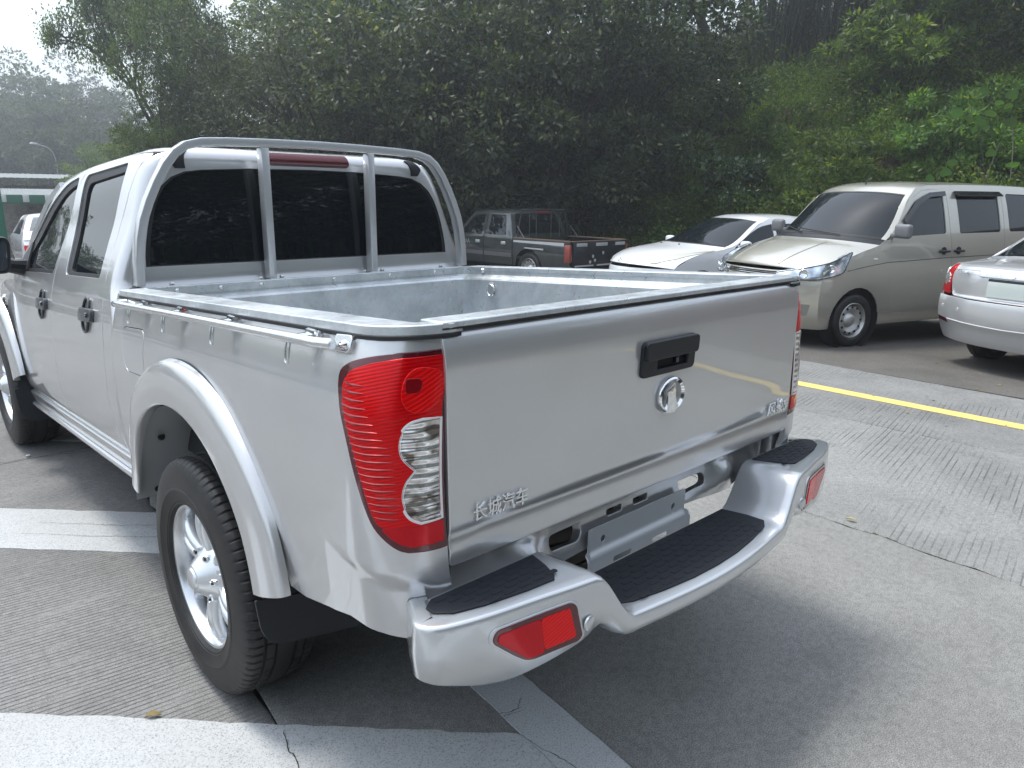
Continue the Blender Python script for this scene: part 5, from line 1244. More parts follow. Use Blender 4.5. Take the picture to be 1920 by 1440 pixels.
landsheet(np.linspace(-6.3,16.4,24),np.linspace(26.05,60,30),-.001,'far_yard',GM['lot'],kind='structure')
# worn paint
def paintm(name,col,wear,speck=.5):
    m=mat(name,col,.75); N,L,b=nodes(m); co=objco(N)
    fine=noise(N,L,210,3,.7,co); mid=noise(N,L,14,6,.75,co,.5); big=noise(N,L,1.6,5,.6,co)
    c=mixc(N,L,ramp(N,L,mid,[(.58,(0,0,0)),(.80,(.8,)*3)]),col,[k*.62 for k in col])
    c=mixc(N,L,speck,c,ramp(N,L,fine,[(.34,(.30,)*3),(.48,(1.,)*3),(.72,(1.12,)*3)]),'MULTIPLY')
    c=mixc(N,L,ramp(N,L,big,[(.3,(0,0,0)),(.8,(wear,)*3)]),c,(.30,.295,.28))
    L.new(c,b.inputs["Base Color"]); bump(N,L,b,fine,.4,.002); return m
GM['white']=paintm('worn_white_paint',(.50,.52,.53),.5,.8); GM['yellow']=paintm('yellow_paint',(.72,.55,.17),.12,.35)
def sheet(name,poly,mt,z,step=.12,jit=.0025,**k):
    O=densify(poly,.05); 
    rr=np.random.default_rng(int(abs(poly[0][0]*1000))%9999); O=O+rr.normal(0,jit,O.shape)
    S=lambda x,y: np.stack(np.broadcast_arrays(x,y,land(x,y)+z),-1).astype(float)
    pc=surf_piece([tuple(p) for p in O],S,step=.2,grid=step,flange=.003,edge=.0006,outward=(0,0,1))
    return build(name,[pc],mt,**k)
nrm_=np.array((.712,.702)); dr_=np.array((.702,-.712))
def band(n0,n1,t0,t1): return [tuple(nrm_*a+dr_*b) for a,b in ((n0,t0),(n1,t0),(n1,t1),(n0,t1))]
e0=lambda y: -.262+.125*(y+.6)*.9   # left side of the edge line
def t_at(n,y_line_x): # along dr_ until meeting the edge line
    lo,hi=-3,3
    for _ in range(40):
        m_=(lo+hi)/2; P=nrm_*n+dr_*m_
        if P[0]<e0(P[1])-.02: lo=m_
        else: hi=m_
    return lo
k=0
for base in (-3.97,-2.58,-1.19,.2,1.585,2.97,4.36):
    n0,n1=base,base+.395; ta,tb=t_at(n0,0),t_at(n1,0)
    ts=-2.6
    sheet('white_stripe',[tuple(nrm_*n0+dr_*ts),tuple(nrm_*n0+dr_*ta),tuple(nrm_*n1+dr_*tb),tuple(nrm_*n1+dr_*ts)],GM['white'],.003,kind='structure')
sheet('edge_line',[(e0(-5)-.02,-5),(e0(-5)+.145,-5),(e0(2.4)+.145,2.4),(e0(2.4)-.02,2.4)],GM['white'],.0045,kind='structure',jit=.002)
yl=[(4.36,-9),(4.52,-9),(4.53,9),(4.37,9)]; sheet('yellow_line',yl,GM['yellow'],.004,kind='structure',jit=.001)
sheet('bay_line',[(8.3,-1.9),(8.4,-1.87),(6.3,4.0),(6.2,3.97)],GM['white'],.004,kind='structure') if False else None
# cracks: thin dark ribbons
crm=GM['joint']
def crack(pts,w,z=.0058,seed=1):
    rr=np.random.default_rng(seed); P=np.array(densify(pts,.012,closed=False)); n=len(P)
    off=np.cumsum(rr.normal(0,.0022,n)); off-=np.linspace(off[0],off[-1],n); t=np.gradient(P,axis=0); t/=np.linalg.norm(t,axis=1,keepdims=True); nn=np.stack([-t[:,1],t[:,0]],1)
    P=P+nn*off[:,None]; wd=w*(.4+.8*rr.random(n))*np.sin(np.linspace(.15,math.pi-.1,n))**.3
    G=np.stack([np.c_[P+nn*wd[:,None],np.full(n,z)],np.c_[P-nn*wd[:,None],np.full(n,z)]],1); G[...,2]+=land(G[...,0],G[...,1])
    build('crack',[gridpiece(G)],crm,ground)
crack([(-.80,-.36),(-.815,-.45),(-.835,-.60),(-.86,-.75)],.0018,seed=3)
crack([(-.32,-.80),(-.30,-.95),(-.28,-1.2)],.0010,seed=4)
crack([(-.30,-.72),(-.24,-.74),(-.20,-.71)],.0013,seed=6); crack([(-.30,-.735),(-.235,-.755)],.0010,seed=7)
for n_ in (.335,.445): crack([tuple(nrm_*n_+dr_*-1.9),tuple(nrm_*(n_+.01)+dr_*-.2)],.0013,seed=int(n_*100))
crack([tuple(nrm_*-.985+dr_*-1.9),tuple(nrm_*-1.0+dr_*-.2)],.0012,seed=9)
crack([(-1.6,2.80),(-1.0,2.71),(-.55,2.60),(-.3,2.58)],.0022,seed=12,z=.001)
# moss and grit along the right joint
mg_=mat('moss',(.06,.085,.035),.95)
pcs=[]
for i in range(26):
    y=-1.3+rng.random()*1.2; x=float(jx(1,y))+rng.normal(0,.006); r=.004+.008*rng.random()
    pcs.append(xf(lathe([(0,r*.5),(r*.7,r*.3),(r,0)],6),Matrix.Translation((x,y,-.004))@Matrix.Rotation(R(-90),4,'Y')))
build('joint_moss',pcs,mg_,kind='stuff')
# small things on the ground
def leafmesh(L_,W_,curl,mt,name,loc,rz,**k):
    G=[]
    for i,t in enumerate(np.linspace(0,1,7)):
        w=W_*math.sin(math.pi*min(1,t*.96+.02))**.8; z=curl*math.sin(t*3)
        G.append([(t*L_,-w,z+.004+.3*w),(t*L_,0,z),(t*L_,w,z+.002+.5*w)])
    M4=Matrix.Translation(loc)@Matrix.Rotation(rz,4,'Z'); return build(name,[xf(gridpiece(G),M4)],mt,smooth=60,**k)
lm=mat('dry_leaf',(.26,.20,.07),.7)
leafmesh(.045,.011,.006,lm,'fallen_leaf',(-1.075,-.040,.004),R(-30),label="dry yellowish leaf on the grooved concrete left of the rear wheel",cat="leaf")
leafmesh(.05,.010,.006,mat('pale_leaf',(.40,.34,.18),.7),'fallen_leaf',(1.86,-.86,.006),R(100),label="pale dry leaf lying on the mossy joint right of the bumper",cat="leaf")
build('pebble',[xf(box((0,0,0),(.014,.010,.008),.003),Matrix.Translation((-1.30,.98,.006)))],mat('pebble_dark',(.06,.06,.06),.8),label="small dark stone on the grooved concrete between two white stripes",cat="stone")
build('pebble',[xf(box((0,0,0),(.022,.016,.010),.004),Matrix.Translation((-.86,2.72,.008)))],mat('pebble_white',(.6,.6,.6),.8),label="small white stone on the paving behind the front wheel",cat="stone")
sp=[]
for i in range(70):
    x=rng.uniform(3.5,7.0); y=rng.uniform(-2,4); a=rng.uniform(0,6.28); l=.02+.03*rng.random()
    z=float(land(x,y))+.004; dx,dy=math.cos(a)*l,math.sin(a)*l
    sp.append((np.array([(x,y,z),(x+dx*.5-dy*.25,y+dy*.5+dx*.25,z+.004),(x+dx,y+dy,z+.002),(x+dx*.5+dy*.25,y+dy*.5-dx*.25,z)]),[(0,1,2,3)]))
build('leaf_litter',sp,lm,kind='stuff')
HAZE=.0046
# ---------------------------------------------------------------- hillside and planting
def leafmat(name,cols,rough=.5,trans=.35,gloss=.45):
    m=bpy.data.materials.new(name); m.use_nodes=True; N=m.node_tree.nodes; L=m.node_tree.links; b=N["Principled BSDF"]
    g=N.new("ShaderNodeNewGeometry"); c=ramp(N,L,g.outputs["Random Per Island"],cols)
    oi=N.new("ShaderNodeObjectInfo"); hs=N.new("ShaderNodeHueSaturation"); L.new(c,hs.inputs["Color"])
    L.new(math_(N,L,'ADD',math_(N,L,'MULTIPLY',oi.outputs["Random"],.03),.485),hs.inputs["Hue"]); L.new(math_(N,L,'ADD',math_(N,L,'MULTIPLY',oi.outputs["Random"],.35),.82),hs.inputs["Value"])
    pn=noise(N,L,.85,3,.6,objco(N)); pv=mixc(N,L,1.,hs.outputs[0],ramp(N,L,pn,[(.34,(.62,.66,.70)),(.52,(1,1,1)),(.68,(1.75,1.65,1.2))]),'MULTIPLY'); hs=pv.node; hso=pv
    L.new(pv,b.inputs["Base Color"]); b.inputs["Roughness"].default_value=rough; b.inputs["Specular IOR Level"].default_value=gloss
    t=N.new("ShaderNodeBsdfTranslucent"); L.new(mixc(N,L,1.,hso,(1.6,1.5,.6),'MULTIPLY'),t.inputs[0]); x=N.new("ShaderNodeMixShader"); x.inputs[0].default_value=trans
    L.new(b.outputs[0],x.inputs[1]); L.new(t.outputs[0],x.inputs[2]); L.new(x.outputs[0],N["Material Output"].inputs[0]); return m
LM={}
LM['dark']=leafmat('leaf_dark_green',[(0,(.022,.042,.020)),(.45,(.036,.066,.028)),(.8,(.060,.098,.038)),(.955,(.11,.14,.06)),(1,(.34,.38,.24))],.40,.35)  # palest stop paints light glints into the colour of a few leaves
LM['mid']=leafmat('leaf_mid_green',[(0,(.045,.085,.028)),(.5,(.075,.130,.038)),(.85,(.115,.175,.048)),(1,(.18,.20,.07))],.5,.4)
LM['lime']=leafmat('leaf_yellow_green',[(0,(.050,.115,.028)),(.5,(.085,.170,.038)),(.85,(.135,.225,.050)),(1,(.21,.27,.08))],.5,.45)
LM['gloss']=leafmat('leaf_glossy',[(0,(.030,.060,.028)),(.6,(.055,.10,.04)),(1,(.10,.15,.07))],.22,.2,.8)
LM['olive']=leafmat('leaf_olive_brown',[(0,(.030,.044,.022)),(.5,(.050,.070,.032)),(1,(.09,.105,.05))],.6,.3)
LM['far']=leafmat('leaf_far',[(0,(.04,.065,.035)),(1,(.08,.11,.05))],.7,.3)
BK=mat('bark_dark',(.045,.038,.030),.9); BK2=mat('bark_pale',(.13,.12,.10),.9)
def bark_bump(m):
    N,L,b=nodes(m); co=objco(N); bump(N,L,b,noise(N,L,18,6,.7,mapping(N,L,co,scale=(1,1,.25))),.6,.02)
bark_bump(BK); bark_bump(BK2)
def leaves(P,D,size,asp=.45,rg=None,droop=.5,fold=.25):
    """P centres, D outward directions -> two-triangle leaves"""
    n=len(P); rg=rg or rng
    D=D+rg.normal(0,.55,(n,3)); D[:,2]-=droop*rg.random(n); D/=np.linalg.norm(D,axis=1,keepdims=True)
    U=rg.normal(0,1,(n,3)); U[:,2]=np.abs(U[:,2])+.4; S=np.cross(D,U); S/=np.maximum(np.linalg.norm(S,axis=1,keepdims=True),1e-6); Nn=np.cross(S,D)
    L_=(size*(.65+.7*rg.random(n)))[:,None]; W_=L_*asp*.5
    a=P; c=P+D*L_; m1=P+D*L_*.45+S*W_-Nn*W_*fold; m2=P+D*L_*.45-S*W_-Nn*W_*fold
    V=np.stack([a,m1,c,m2],1).reshape(-1,3); return V
def leafobj(name,V,mt,parent=None,**k):
    n=len(V)//4; me=bpy.data.meshes.new(name); me.vertices.add(len(V)); me.vertices.foreach_set("co",V.ravel().astype(np.float32))
    i=np.arange(n)*4; idx=np.stack([i,i+1,i+2,i,i+2,i+3],1).ravel().astype(np.int32)
    me.loops.add(len(idx)); me.loops.foreach_set("vertex_index",idx); me.polygons.add(2*n)
    me.polygons.foreach_set("loop_start",(np.arange(2*n)*3).astype(np.int32)); me.polygons.foreach_set("loop_total",np.full(2*n,3,np.int32))
    me.update(calc_edges=True); me.materials.append(mt); o=link(name,me,parent); return tag(o,**k)
def cluster_pts(c,r,n,rg,flat=.75,shell=.55):
    d=rg.normal(0,1,(n,3)); d/=np.linalg.norm(d,axis=1,keepdims=True); rr=r*(shell+(1-shell)*rg.random(n))[:,None]
    P=c+d*rr*np.array((1,1,flat)); return P,d
def crown(seed,R_,H,nc,nl,size,asp=.45,droop=.5,cr=.16,gap=0.,shape='round'):
    rg=np.random.default_rng(seed); V=[];cs=[]
    for i in range(nc):
        while True:
            p=rg.uniform(-1,1,3); q=np.linalg.norm(p)
            if .45<q<1 and (shape!='flat' or abs(p[2])<.6): break
        c=p*np.array((R_,R_,H)); c+=rg.normal(0,.1*R_,3); cs.append(c); r=R_*cr*rg.uniform(.7,1.5)
        P,d=cluster_pts(c,r,nl,rg,flat=.6); V.append(leaves(P,d+np.array((0,0,.2)),size,asp,rg,droop))
    return np.concatenate(V),np.array(cs)
def limb(a,b,r0,r1,rg,n=7,sag=.0):
    a=np.array(a,float);b=np.array(b,float); P=[]; w=rg.normal(0,.05*np.linalg.norm(b-a),3)
    for t in np.linspace(0,1,n): P.append(a+(b-a)*t+w*math.sin(math.pi*t)+np.array((0,0,-sag*math.sin(math.pi*t))))
    return tube([tuple(p) for p in P],[r0+(r1-r0)*t for t in np.linspace(0,1,n)],7)
PROTO={}
def tree_proto(key,seed,R_,H,th,nc,nl,size,mt,asp=.45,droop=.5,cr=.16,tr=.14,bk=None,shape='round'):
    rg=np.random.default_rng(seed+99); V,cs=crown(seed,R_,H,nc,nl,size,asp,droop,cr,shape=shape); V=V+np.array((0,0,th+H*.75))
    e=empty('tree_prototype'); 
    leafobj('crown',V,mt,e)
    br=[limb((0,0,-.3),(rg.normal(0,.2),rg.normal(0,.2),th),tr,tr*.7,rg,9),limb((0,0,th*.9),(rg.normal(0,.3),rg.normal(0,.3),th+H),tr*.7,tr*.25,rg,8)]
    for c in cs[::max(1,len(cs)//16)]:
        z0=th*.75+rg.random()*H*.6; br.append(limb((0,0,z0),c*.92+np.array((0,0,th+H*.75)),tr*.35,tr*.08,rg,7))
    build('trunk',br,bk or BK,e,smooth=60); PROTO[key]=e; return e
def free_copy(key,name,loc,rz,s,label,cat='tree',group=None):
    src=PROTO[key]; used=src.get('used'); c=copy_tree(src) if used else src; src['used']=1
    if 'used' in c.keys(): del c['used']
    if not used: PROTO[key]=c; c['used']=1
    c.name=name; c.location=loc; c.rotation_euler=(0,0,rz); c.scale=(s,s,s) if not isinstance(s,tuple) else s
    for kk in ('label','category','group'):
        if kk in c.keys(): del c[kk]
    return tag(c,label=label,cat=cat,group=group)
# hillside: a sheet along the toe line
toe=[(16,-40),(16.2,-16),(15.2,-6),(13.8,1),(13.2,6),(12.6,11),(11.5,17),(9.8,24),(8.2,32),(7.6,42),(9,55)]
tp=np.array(spline(toe,8,closed=False)); tt_=np.gradient(tp,axis=0); tt_/=np.linalg.norm(tt_,axis=1,keepdims=True); tn_=np.stack([tt_[:,1],-tt_[:,0]],1)
us=np.concatenate([np.linspace(0,14,18),np.linspace(16,60,12)])
hprof=pchip([0,.8,3,6,9,14,30,60],[0,.5,2.0,4.0,5.6,7.5,13,22])
rgh=np.random.default_rng(8); G=[]
for i,(p,n_) in enumerate(zip(tp,tn_)):
    row=[]
    for u in us:
        q=p+n_*u; z=float(hprof(u))*(1.0 if q[1]<14 else max(.75,1-.012*(q[1]-14)))+.25*math.sin(q[1]*.9+u)*min(1,u/3)+rgh.normal(0,.10)*min(1,u)
        row.append((q[0],q[1],z+float(max(-1.2,land(*p)))-.15))
    G.append(row)
hillG=np.array(G)
soil=mat('leafy_soil',(.06,.042,.028),.95); N,L,b=nodes(soil); co=objco(N)
L.new(ramp(N,L,noise(N,L,2.5,8,.75,co),[(.35,(.030,.026,.016)),(.55,(.07,.045,.028)),(.75,(.13,.07,.045))]),b.inputs["Base Color"]); bump(N,L,b,noise(N,L,6,8,.75,co),.8,.08)
build('hillside',[gridpiece(hillG)],soil,kind='structure',smooth=180)
def hill(i,u):
    """point on the hillside: i along the toe line (0..1), u metres up-slope in plan"""
    f=i*(len(tp)-1); a=int(min(f,len(tp)-2)); t=f-a; k=np.interp(u,us,np.arange(len(us))); c=int(min(k,len(us)-2)); s=k-c
    g=hillG; return (g[a,c]*(1-t)*(1-s)+g[a+1,c]*t*(1-s)+g[a,c+1]*(1-t)*s+g[a+1,c+1]*t*s)
def i_for_az(az,u=0):
    """index along the toe whose hill point at u lies in azimuth az seen from the parking place"""
    best=min(np.linspace(0,1,400),key=lambda i: abs(math.degrees(math.atan2(hill(i,u)[0]+1.55,hill(i,u)[1]+2.09))-az)); return float(best)
# undergrowth: mounds of leaves over the slope (nobody could count it)
rgu=np.random.default_rng(21)
def mounds(name,specs,mt,size,asp=.45,per=420,droop=.5,seed=1,**k):
    rg=np.random.default_rng(seed); V=[]
    for (c,r) in specs:
        n=int(per*(r/.7)**2); d=rg.normal(0,1,(n,3)); d[:,2]=np.abs(d[:,2])*.9+.05; d/=np.linalg.norm(d,axis=1,keepdims=True)
        lump=1+.38*np.sin(d[:,0]*5+c[0]*3)*np.cos(d[:,1]*5+c[1]*2)+.15*np.sin(d[:,2]*9+c[0]*5)
        P=np.array(c)+d*(r*lump*(.62+.38*rg.random(n)))[:,None]; V.append(leaves(P,d,size,asp,rg,droop))
    return leafobj(name,np.concatenate(V),mt,kind='stuff',**k)
az0=lambda a,b: rgu.uniform(a,b)
def scatter(n,a0,a1,u0,u1,r0,r1,lift=.2):
    o=[]
    for _ in range(n):
        u=rgu.uniform(u0,u1); i=i_for_az(az0(a0,a1),u); P=hill(i,u); r=rgu.uniform(r0,r1); o.append((P+np.array((0,0,r*lift)),r))
    return o
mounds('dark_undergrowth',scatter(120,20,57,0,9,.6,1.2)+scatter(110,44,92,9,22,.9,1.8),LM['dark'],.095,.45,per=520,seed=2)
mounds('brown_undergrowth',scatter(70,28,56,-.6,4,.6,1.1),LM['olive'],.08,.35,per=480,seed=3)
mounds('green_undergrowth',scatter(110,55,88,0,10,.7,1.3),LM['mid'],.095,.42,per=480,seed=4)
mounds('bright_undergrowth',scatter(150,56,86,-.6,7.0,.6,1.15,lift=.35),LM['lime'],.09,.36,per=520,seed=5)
# plants one can tell apart on the bank
def bush(key,seed,R_,H,nc,nl,size,mt,asp=.42,droop=.45,cr=.24):
    rg=np.random.default_rng(seed); V,cs=crown(seed,R_,H,nc,nl,size,asp,droop,cr); V=V+np.array((0,0,H*.8)); e=empty('bush_prototype'); leafobj('foliage',V,mt,e)
    build('stem',[limb((rg.normal(0,.05),rg.normal(0,.05),-.2),c*.85+np.array((0,0,H*.8)),.022,.006,rg,6) for c in cs[::5]],BK,e,smooth=60); PROTO[key]=e
bush('feather',31,1.15,1.15,70,150,.115,LM['lime'],.33,.35,.20)
bush('glossy',32,.85,.60,38,130,.11,LM['gloss'],.5,.3,.24)
bush('round',33,.9,.9,46,150,.10,LM['mid'],.45,.4,.24)
def put_bush(key,az,u,s,name,label,dz=0,cat='shrub',rz=None):
    P=hill(i_for_az(az,u),u); return free_copy(key,name,(P[0],P[1],P[2]+dz),rgu.uniform(0,6.28) if rz is None else rz,s,label,cat)
put_bush('feather',69.5,5.6,1.35,'feathery_shrub',"tall yellow-green feathery shrub standing highest on the bank above the beige van",1.0)
put_bush('feather',66,2.0,1.0,'feathery_shrub',"low feathery yellow-green shrub directly behind the windscreen of the beige van",.1)
put_bush('feather',62,4.2,.9,'feathery_shrub',"feathery yellow-green shrub on the bank between the pale-leaved shrub and the tall one",.2)
put_bush('feather',73,3.2,1.1,'feathery_shrub',"broad yellow-green shrub behind the roof of the beige van",.2)
put_bush('glossy',58.5,6.2,1.15,'glossy_shrub',"dark shrub with glinting leaves below the bamboo stems",.2)
put_bush('glossy',59,1.4,.95,'glossy_shrub',"small shrub with pale glinting leaves behind the white hatchback roof",.9)
put_bush('round',53.5,.6,.8,'rounded_shrub',"rounded green shrub behind the white hatchback windscreen",.0)
put_bush('round',79,5.5,1.3,'rounded_shrub',"mid-green shrub on the bank at the top right edge of the photo",.3)
# big heart-leaved climber at the far right
hv_=[];rgl=np.random.default_rng(77)
ih=i_for_az(75.5,.8); base=hill(ih,.8)
hm=leafmat('climber_leaf',[(0,(.055,.13,.045)),(.6,(.08,.17,.06)),(1,(.11,.21,.08))],.5,.35)
heart=[(0,0),(-.35,-.12),(-.55,.15),(-.42,.55),(0,1.0),(.42,.55),(.55,.15),(.35,-.12)]
cl=empty('climber_plant',tuple(base),label="large heart-leaved climber hanging over the shrubs behind the van, right edge",cat="climber")
meh=bpy.data.meshes.new('heart_leaf'); meh.from_pydata([(x*.16,y*.16,.02*abs(x)*2-.02*y*y) for x,y in heart],[],[(0,1,2,3,4),(0,4,5,6,7)]); meh.materials.append(hm); meh.shade_smooth()
toward=np.array((-1.55,-2.09,1.5))-base; toward/=np.linalg.norm(toward)
for k_ in range(85):
    a_=rgl.uniform(-1.5,1.4); z_=rgl.uniform(.2,3.3); o=link('leaf',meh,cl); side_=np.array((-toward[1],toward[0],0))
    p_=side_*a_*(1-.15*z_)+np.array((0,0,z_))+np.array((toward[0],toward[1],0))*(1.75-.36*z_+rgl.uniform(-.15,.15))
    o.location=tuple(p_); o.rotation_euler=(R(rgl.uniform(20,75)),R(rgl.uniform(-25,25)),math.atan2(-toward[0],toward[1])*0+R(rgl.uniform(-40,40))+math.atan2(toward[1],toward[0])+R(90)+math.pi); o.scale=(rgl.uniform(.7,1.3),)*3
build('stem',[limb((0,0,-.2),(rgl.uniform(-1,1),.2,rgl.uniform(1.5,3.1)),.015,.006,rgl,8) for _ in range(6)],BK2,cl,smooth=60)
# bamboo clumps up the slope
def bamboo(seed,n,spread,h,name,loc,label):
    rg=np.random.default_rng(seed); e=empty(name,loc,label=label,cat="bamboo"); cm=BM
    pcs=[]; V=[]
    for k in range(n):
        a=rg.uniform(0,6.28); r=spread*rg.random()**.5; x,y=r*math.cos(a),r*math.sin(a); hh=h*rg.uniform(.7,1.1); lean=rg.normal(0,.10,2)+np.array((x,y))*.10/spread*2
        P=[(x+lean[0]*hh*t**1.6,y+lean[1]*hh*t**1.6,hh*t) for t in np.linspace(0,1,9)]
        pcs.append(tube(P,[.045*(1-.5*t) for t in np.linspace(0,1,9)],6))
        for q in P[4:]:
            m_=10; Pq=np.array(q)+rg.normal(0,.28,(m_,3)); V.append(leaves(Pq,rg.normal(0,1,(m_,3)),.17,.16,rg,.9))
    build('culms',pcs,cm,e,smooth=60,kind='stuff'); leafobj('foliage',np.concatenate(V),LM['dark'],e)
BM=mat('bamboo_culm',(.035,.045,.030),.55)
for k_,(az,u,n_,sp_r,h_b,lb) in enumerate(((61.0,8.6,44,.65,5.5,"thick dark bamboo clump on the bank, above the glinting-leaved shrub"),(64.5,9.2,30,.6,5.0,"bamboo clump of thinner stems right of the thickest one"),(67.5,10.5,22,.6,4.8,"sparse bamboo clump half hidden by the tall feathery shrub"),(53.0,9.5,26,.9,6,"bamboo clump seen through leaves at upper middle, left of the thickest"))):
    P=hill(i_for_az(az,u),u); bamboo(40+k_,n_,sp_r,h_b,'bamboo_clump',(P[0],P[1],P[2]-.1),lb)
# trees
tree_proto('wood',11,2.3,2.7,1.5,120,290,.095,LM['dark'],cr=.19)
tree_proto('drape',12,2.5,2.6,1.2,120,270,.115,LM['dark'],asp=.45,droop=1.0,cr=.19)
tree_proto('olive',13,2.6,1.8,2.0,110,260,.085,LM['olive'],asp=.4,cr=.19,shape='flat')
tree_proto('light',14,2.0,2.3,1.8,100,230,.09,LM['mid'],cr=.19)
# the loose tree against the sky: open crown of many small clumps
def lace_tree():
    rg=np.random.default_rng(55); e=empty('tree_prototype'); V=[]; br=[]; th=3.6
    br.append(limb((0,0,-.5),(.2,.1,th),.24,.17,rg,8))
    tips=[]
    def grow(p,d,l,r,dep):
        q=p+d*l; br.append(limb(p,q,r,r*.6,rg,6))
        if dep==0: tips.append(q); return
        for _ in range(3 if dep>1 else 4):
            nd=d+rg.normal(0,.55,3); nd[2]+=.12; nd/=np.linalg.norm(nd); grow(q,nd,l*rg.uniform(.6,.85),r*.58,dep-1)
        if dep<3: tips.append(q); tips.append(p+d*l*.5+rg.normal(0,.2,3))
    for k in range(5):
        a=k*1.26+rg.uniform(-.3,.3); d=np.array((math.cos(a)*.75,math.sin(a)*.75,.75)); d/=np.linalg.norm(d); grow(np.array((.2,.1,th)),d,1.9,.10,3)
    for t in tips:
        n=rg.integers(110,260); P,dd=cluster_pts(t+rg.normal(0,.15,3),rg.uniform(.35,.75),n,rg,.75,.1); V.append(leaves(P,dd,.10,.55,rg,.4))
    leafobj('crown',np.concatenate(V),LM['mid'],e); build('trunk',br,BK,e,smooth=60); PROTO['lace']=e
lace_tree()
def ground_at(az,d):
    x=-1.55+d*math.sin(R(az)); y=-2.09+d*math.cos(R(az)); return x,y
def tree(key,az,d,s,label,z=None,rz=None):
    x,y=ground_at(az,d); 
    if z is None:
        # height of the hillside below, else the yard
        D=((hillG[...,0]-x)**2+(hillG[...,1]-y)**2); k=np.unravel_index(D.argmin(),D.shape); z=float(hillG[k][2]) if D.min()<4 else float(max(-3,land(x,y)))
    free_copy(key,'tree',(x,y,z-.1),rgu.uniform(0,6.28) if rz is None else rz,s,label)
tree('lace',18.6,23,(.56,.56,.93),"open-crowned tree against the sky, above the cab roof of the silver pickup",rz=.6)
tree('light',16.4,27,.66,"pale green bushy tree low behind the trunk of the open-crowned tree")
tree('light',18.8,21.5,(.62,.62,.85),"leafy green tree right at the trunk of the open-crowned tree")
tree('wood',21.5,22,(.55,.55,1.0),"narrow dark tree filling the right side of the open-crowned tree")
tree('light',14.6,34,.72,"small hazy tree between the street lamp and the open-crowned tree")
tree('wood',25.5,25,1.15,"dense dark tree right of the open-crowned tree")
tree('olive',28,20.5,1.25,"spreading brownish tree with layered branches behind the roll bar")
tree('light',20.5,21,.62,"small light green tree at the foot of the open-crowned tree, by the cab roof")
tree('drape',34,20.5,1.35,"tall tree with drooping leaves above the right end of the roll bar")
tree('drape',40,20.3,1.3,"dark drooping tree directly above the old pickup truck",rz=1.)
tree('wood',45.5,20,1.4,"dark tree above the tailgate of the old pickup truck")
tree('wood',49.5,21,1.5,"tall dark tree left of the bamboo stems")
tree('drape',37,25,1.6,"tall dark tree further up the bank, behind the drooping tree")
tree('light',43,26,1.7,"sunlit tree showing in gaps high on the bank above the old pickup")
tree('light',56,28,1.6,"sunlit tree crown behind the bamboo left of the thickest clump")
tree('light',63,29,1.7,"sunlit tree crown behind the bamboo stems")
tree('wood',71,24,1.5,"dark tree behind the tall feathery shrub")
tree('wood',78,23,1.5,"dark tree at the top right edge of the photo")
tree('light',30,29,1.7,"bright-leaved tree glimpsed between the crowns above the roll bar")
tree('wood',33,31,1.9,"large dark tree behind the crowns above the roll bar")
tree('wood',84,20,1.4,"dark tree right of everything in the photo, on the bank beyond the saloon")
# far hill with hazy trees on the left
fh=[]
for x in np.linspace(-40,60,30):
    row=[]
    for y in np.linspace(62,150,14): row.append((x,y,-2.6+max(0,(y-64))*.16*(1+.2*math.sin(x*.12))*np.clip((x+22)/26,.25,1.15)))
    fh.append(row)
build('far_hill',[gridpiece(np.array(fh))],soil,kind='structure',smooth=180)
tree_proto('distant',15,3.2,3.2,2.5,80,190,.24,LM['far'],cr=.22)
tl=[(6.0,78,1.05,"hazy far tree at the left edge, beyond the sheds"),(8.8,72,1.15,"hazy far tree left of the street lamp"),(11.2,76,1.42,"tallest hazy far tree, behind the street lamp"),(13.6,66,1.2,"hazy far tree right of the street lamp"),(16,74,1.35,"hazy far tree behind the open-crowned tree"),(3.5,74,.95,"hazy far tree beyond the left edge"),(10.,92,1.45,"farthest hazy tree on the skyline, left of the open-crowned tree"),(13.5,94,1.5,"farthest hazy tree on the skyline, next to the open-crowned tree"),(7.2,96,1.2,"low far tree on the skyline at the left edge")]
for az,d,s,lb in tl:
    x,y=ground_at(az,d); z=-2.6+max(0,(y-64))*.16*np.clip((x+22)/26,.25,1.15); free_copy('distant','far_tree',(x,y,float(z)-.3),rgu.uniform(0,6),s,lb)
mounds('far_thicket',[(np.array((ground_at(rgu.uniform(2,18),rgu.uniform(58,70))+(-1.5,))),rgu.uniform(2,3.4)) for _ in range(26)],LM['far'],.5,.5,per=60,seed=9)
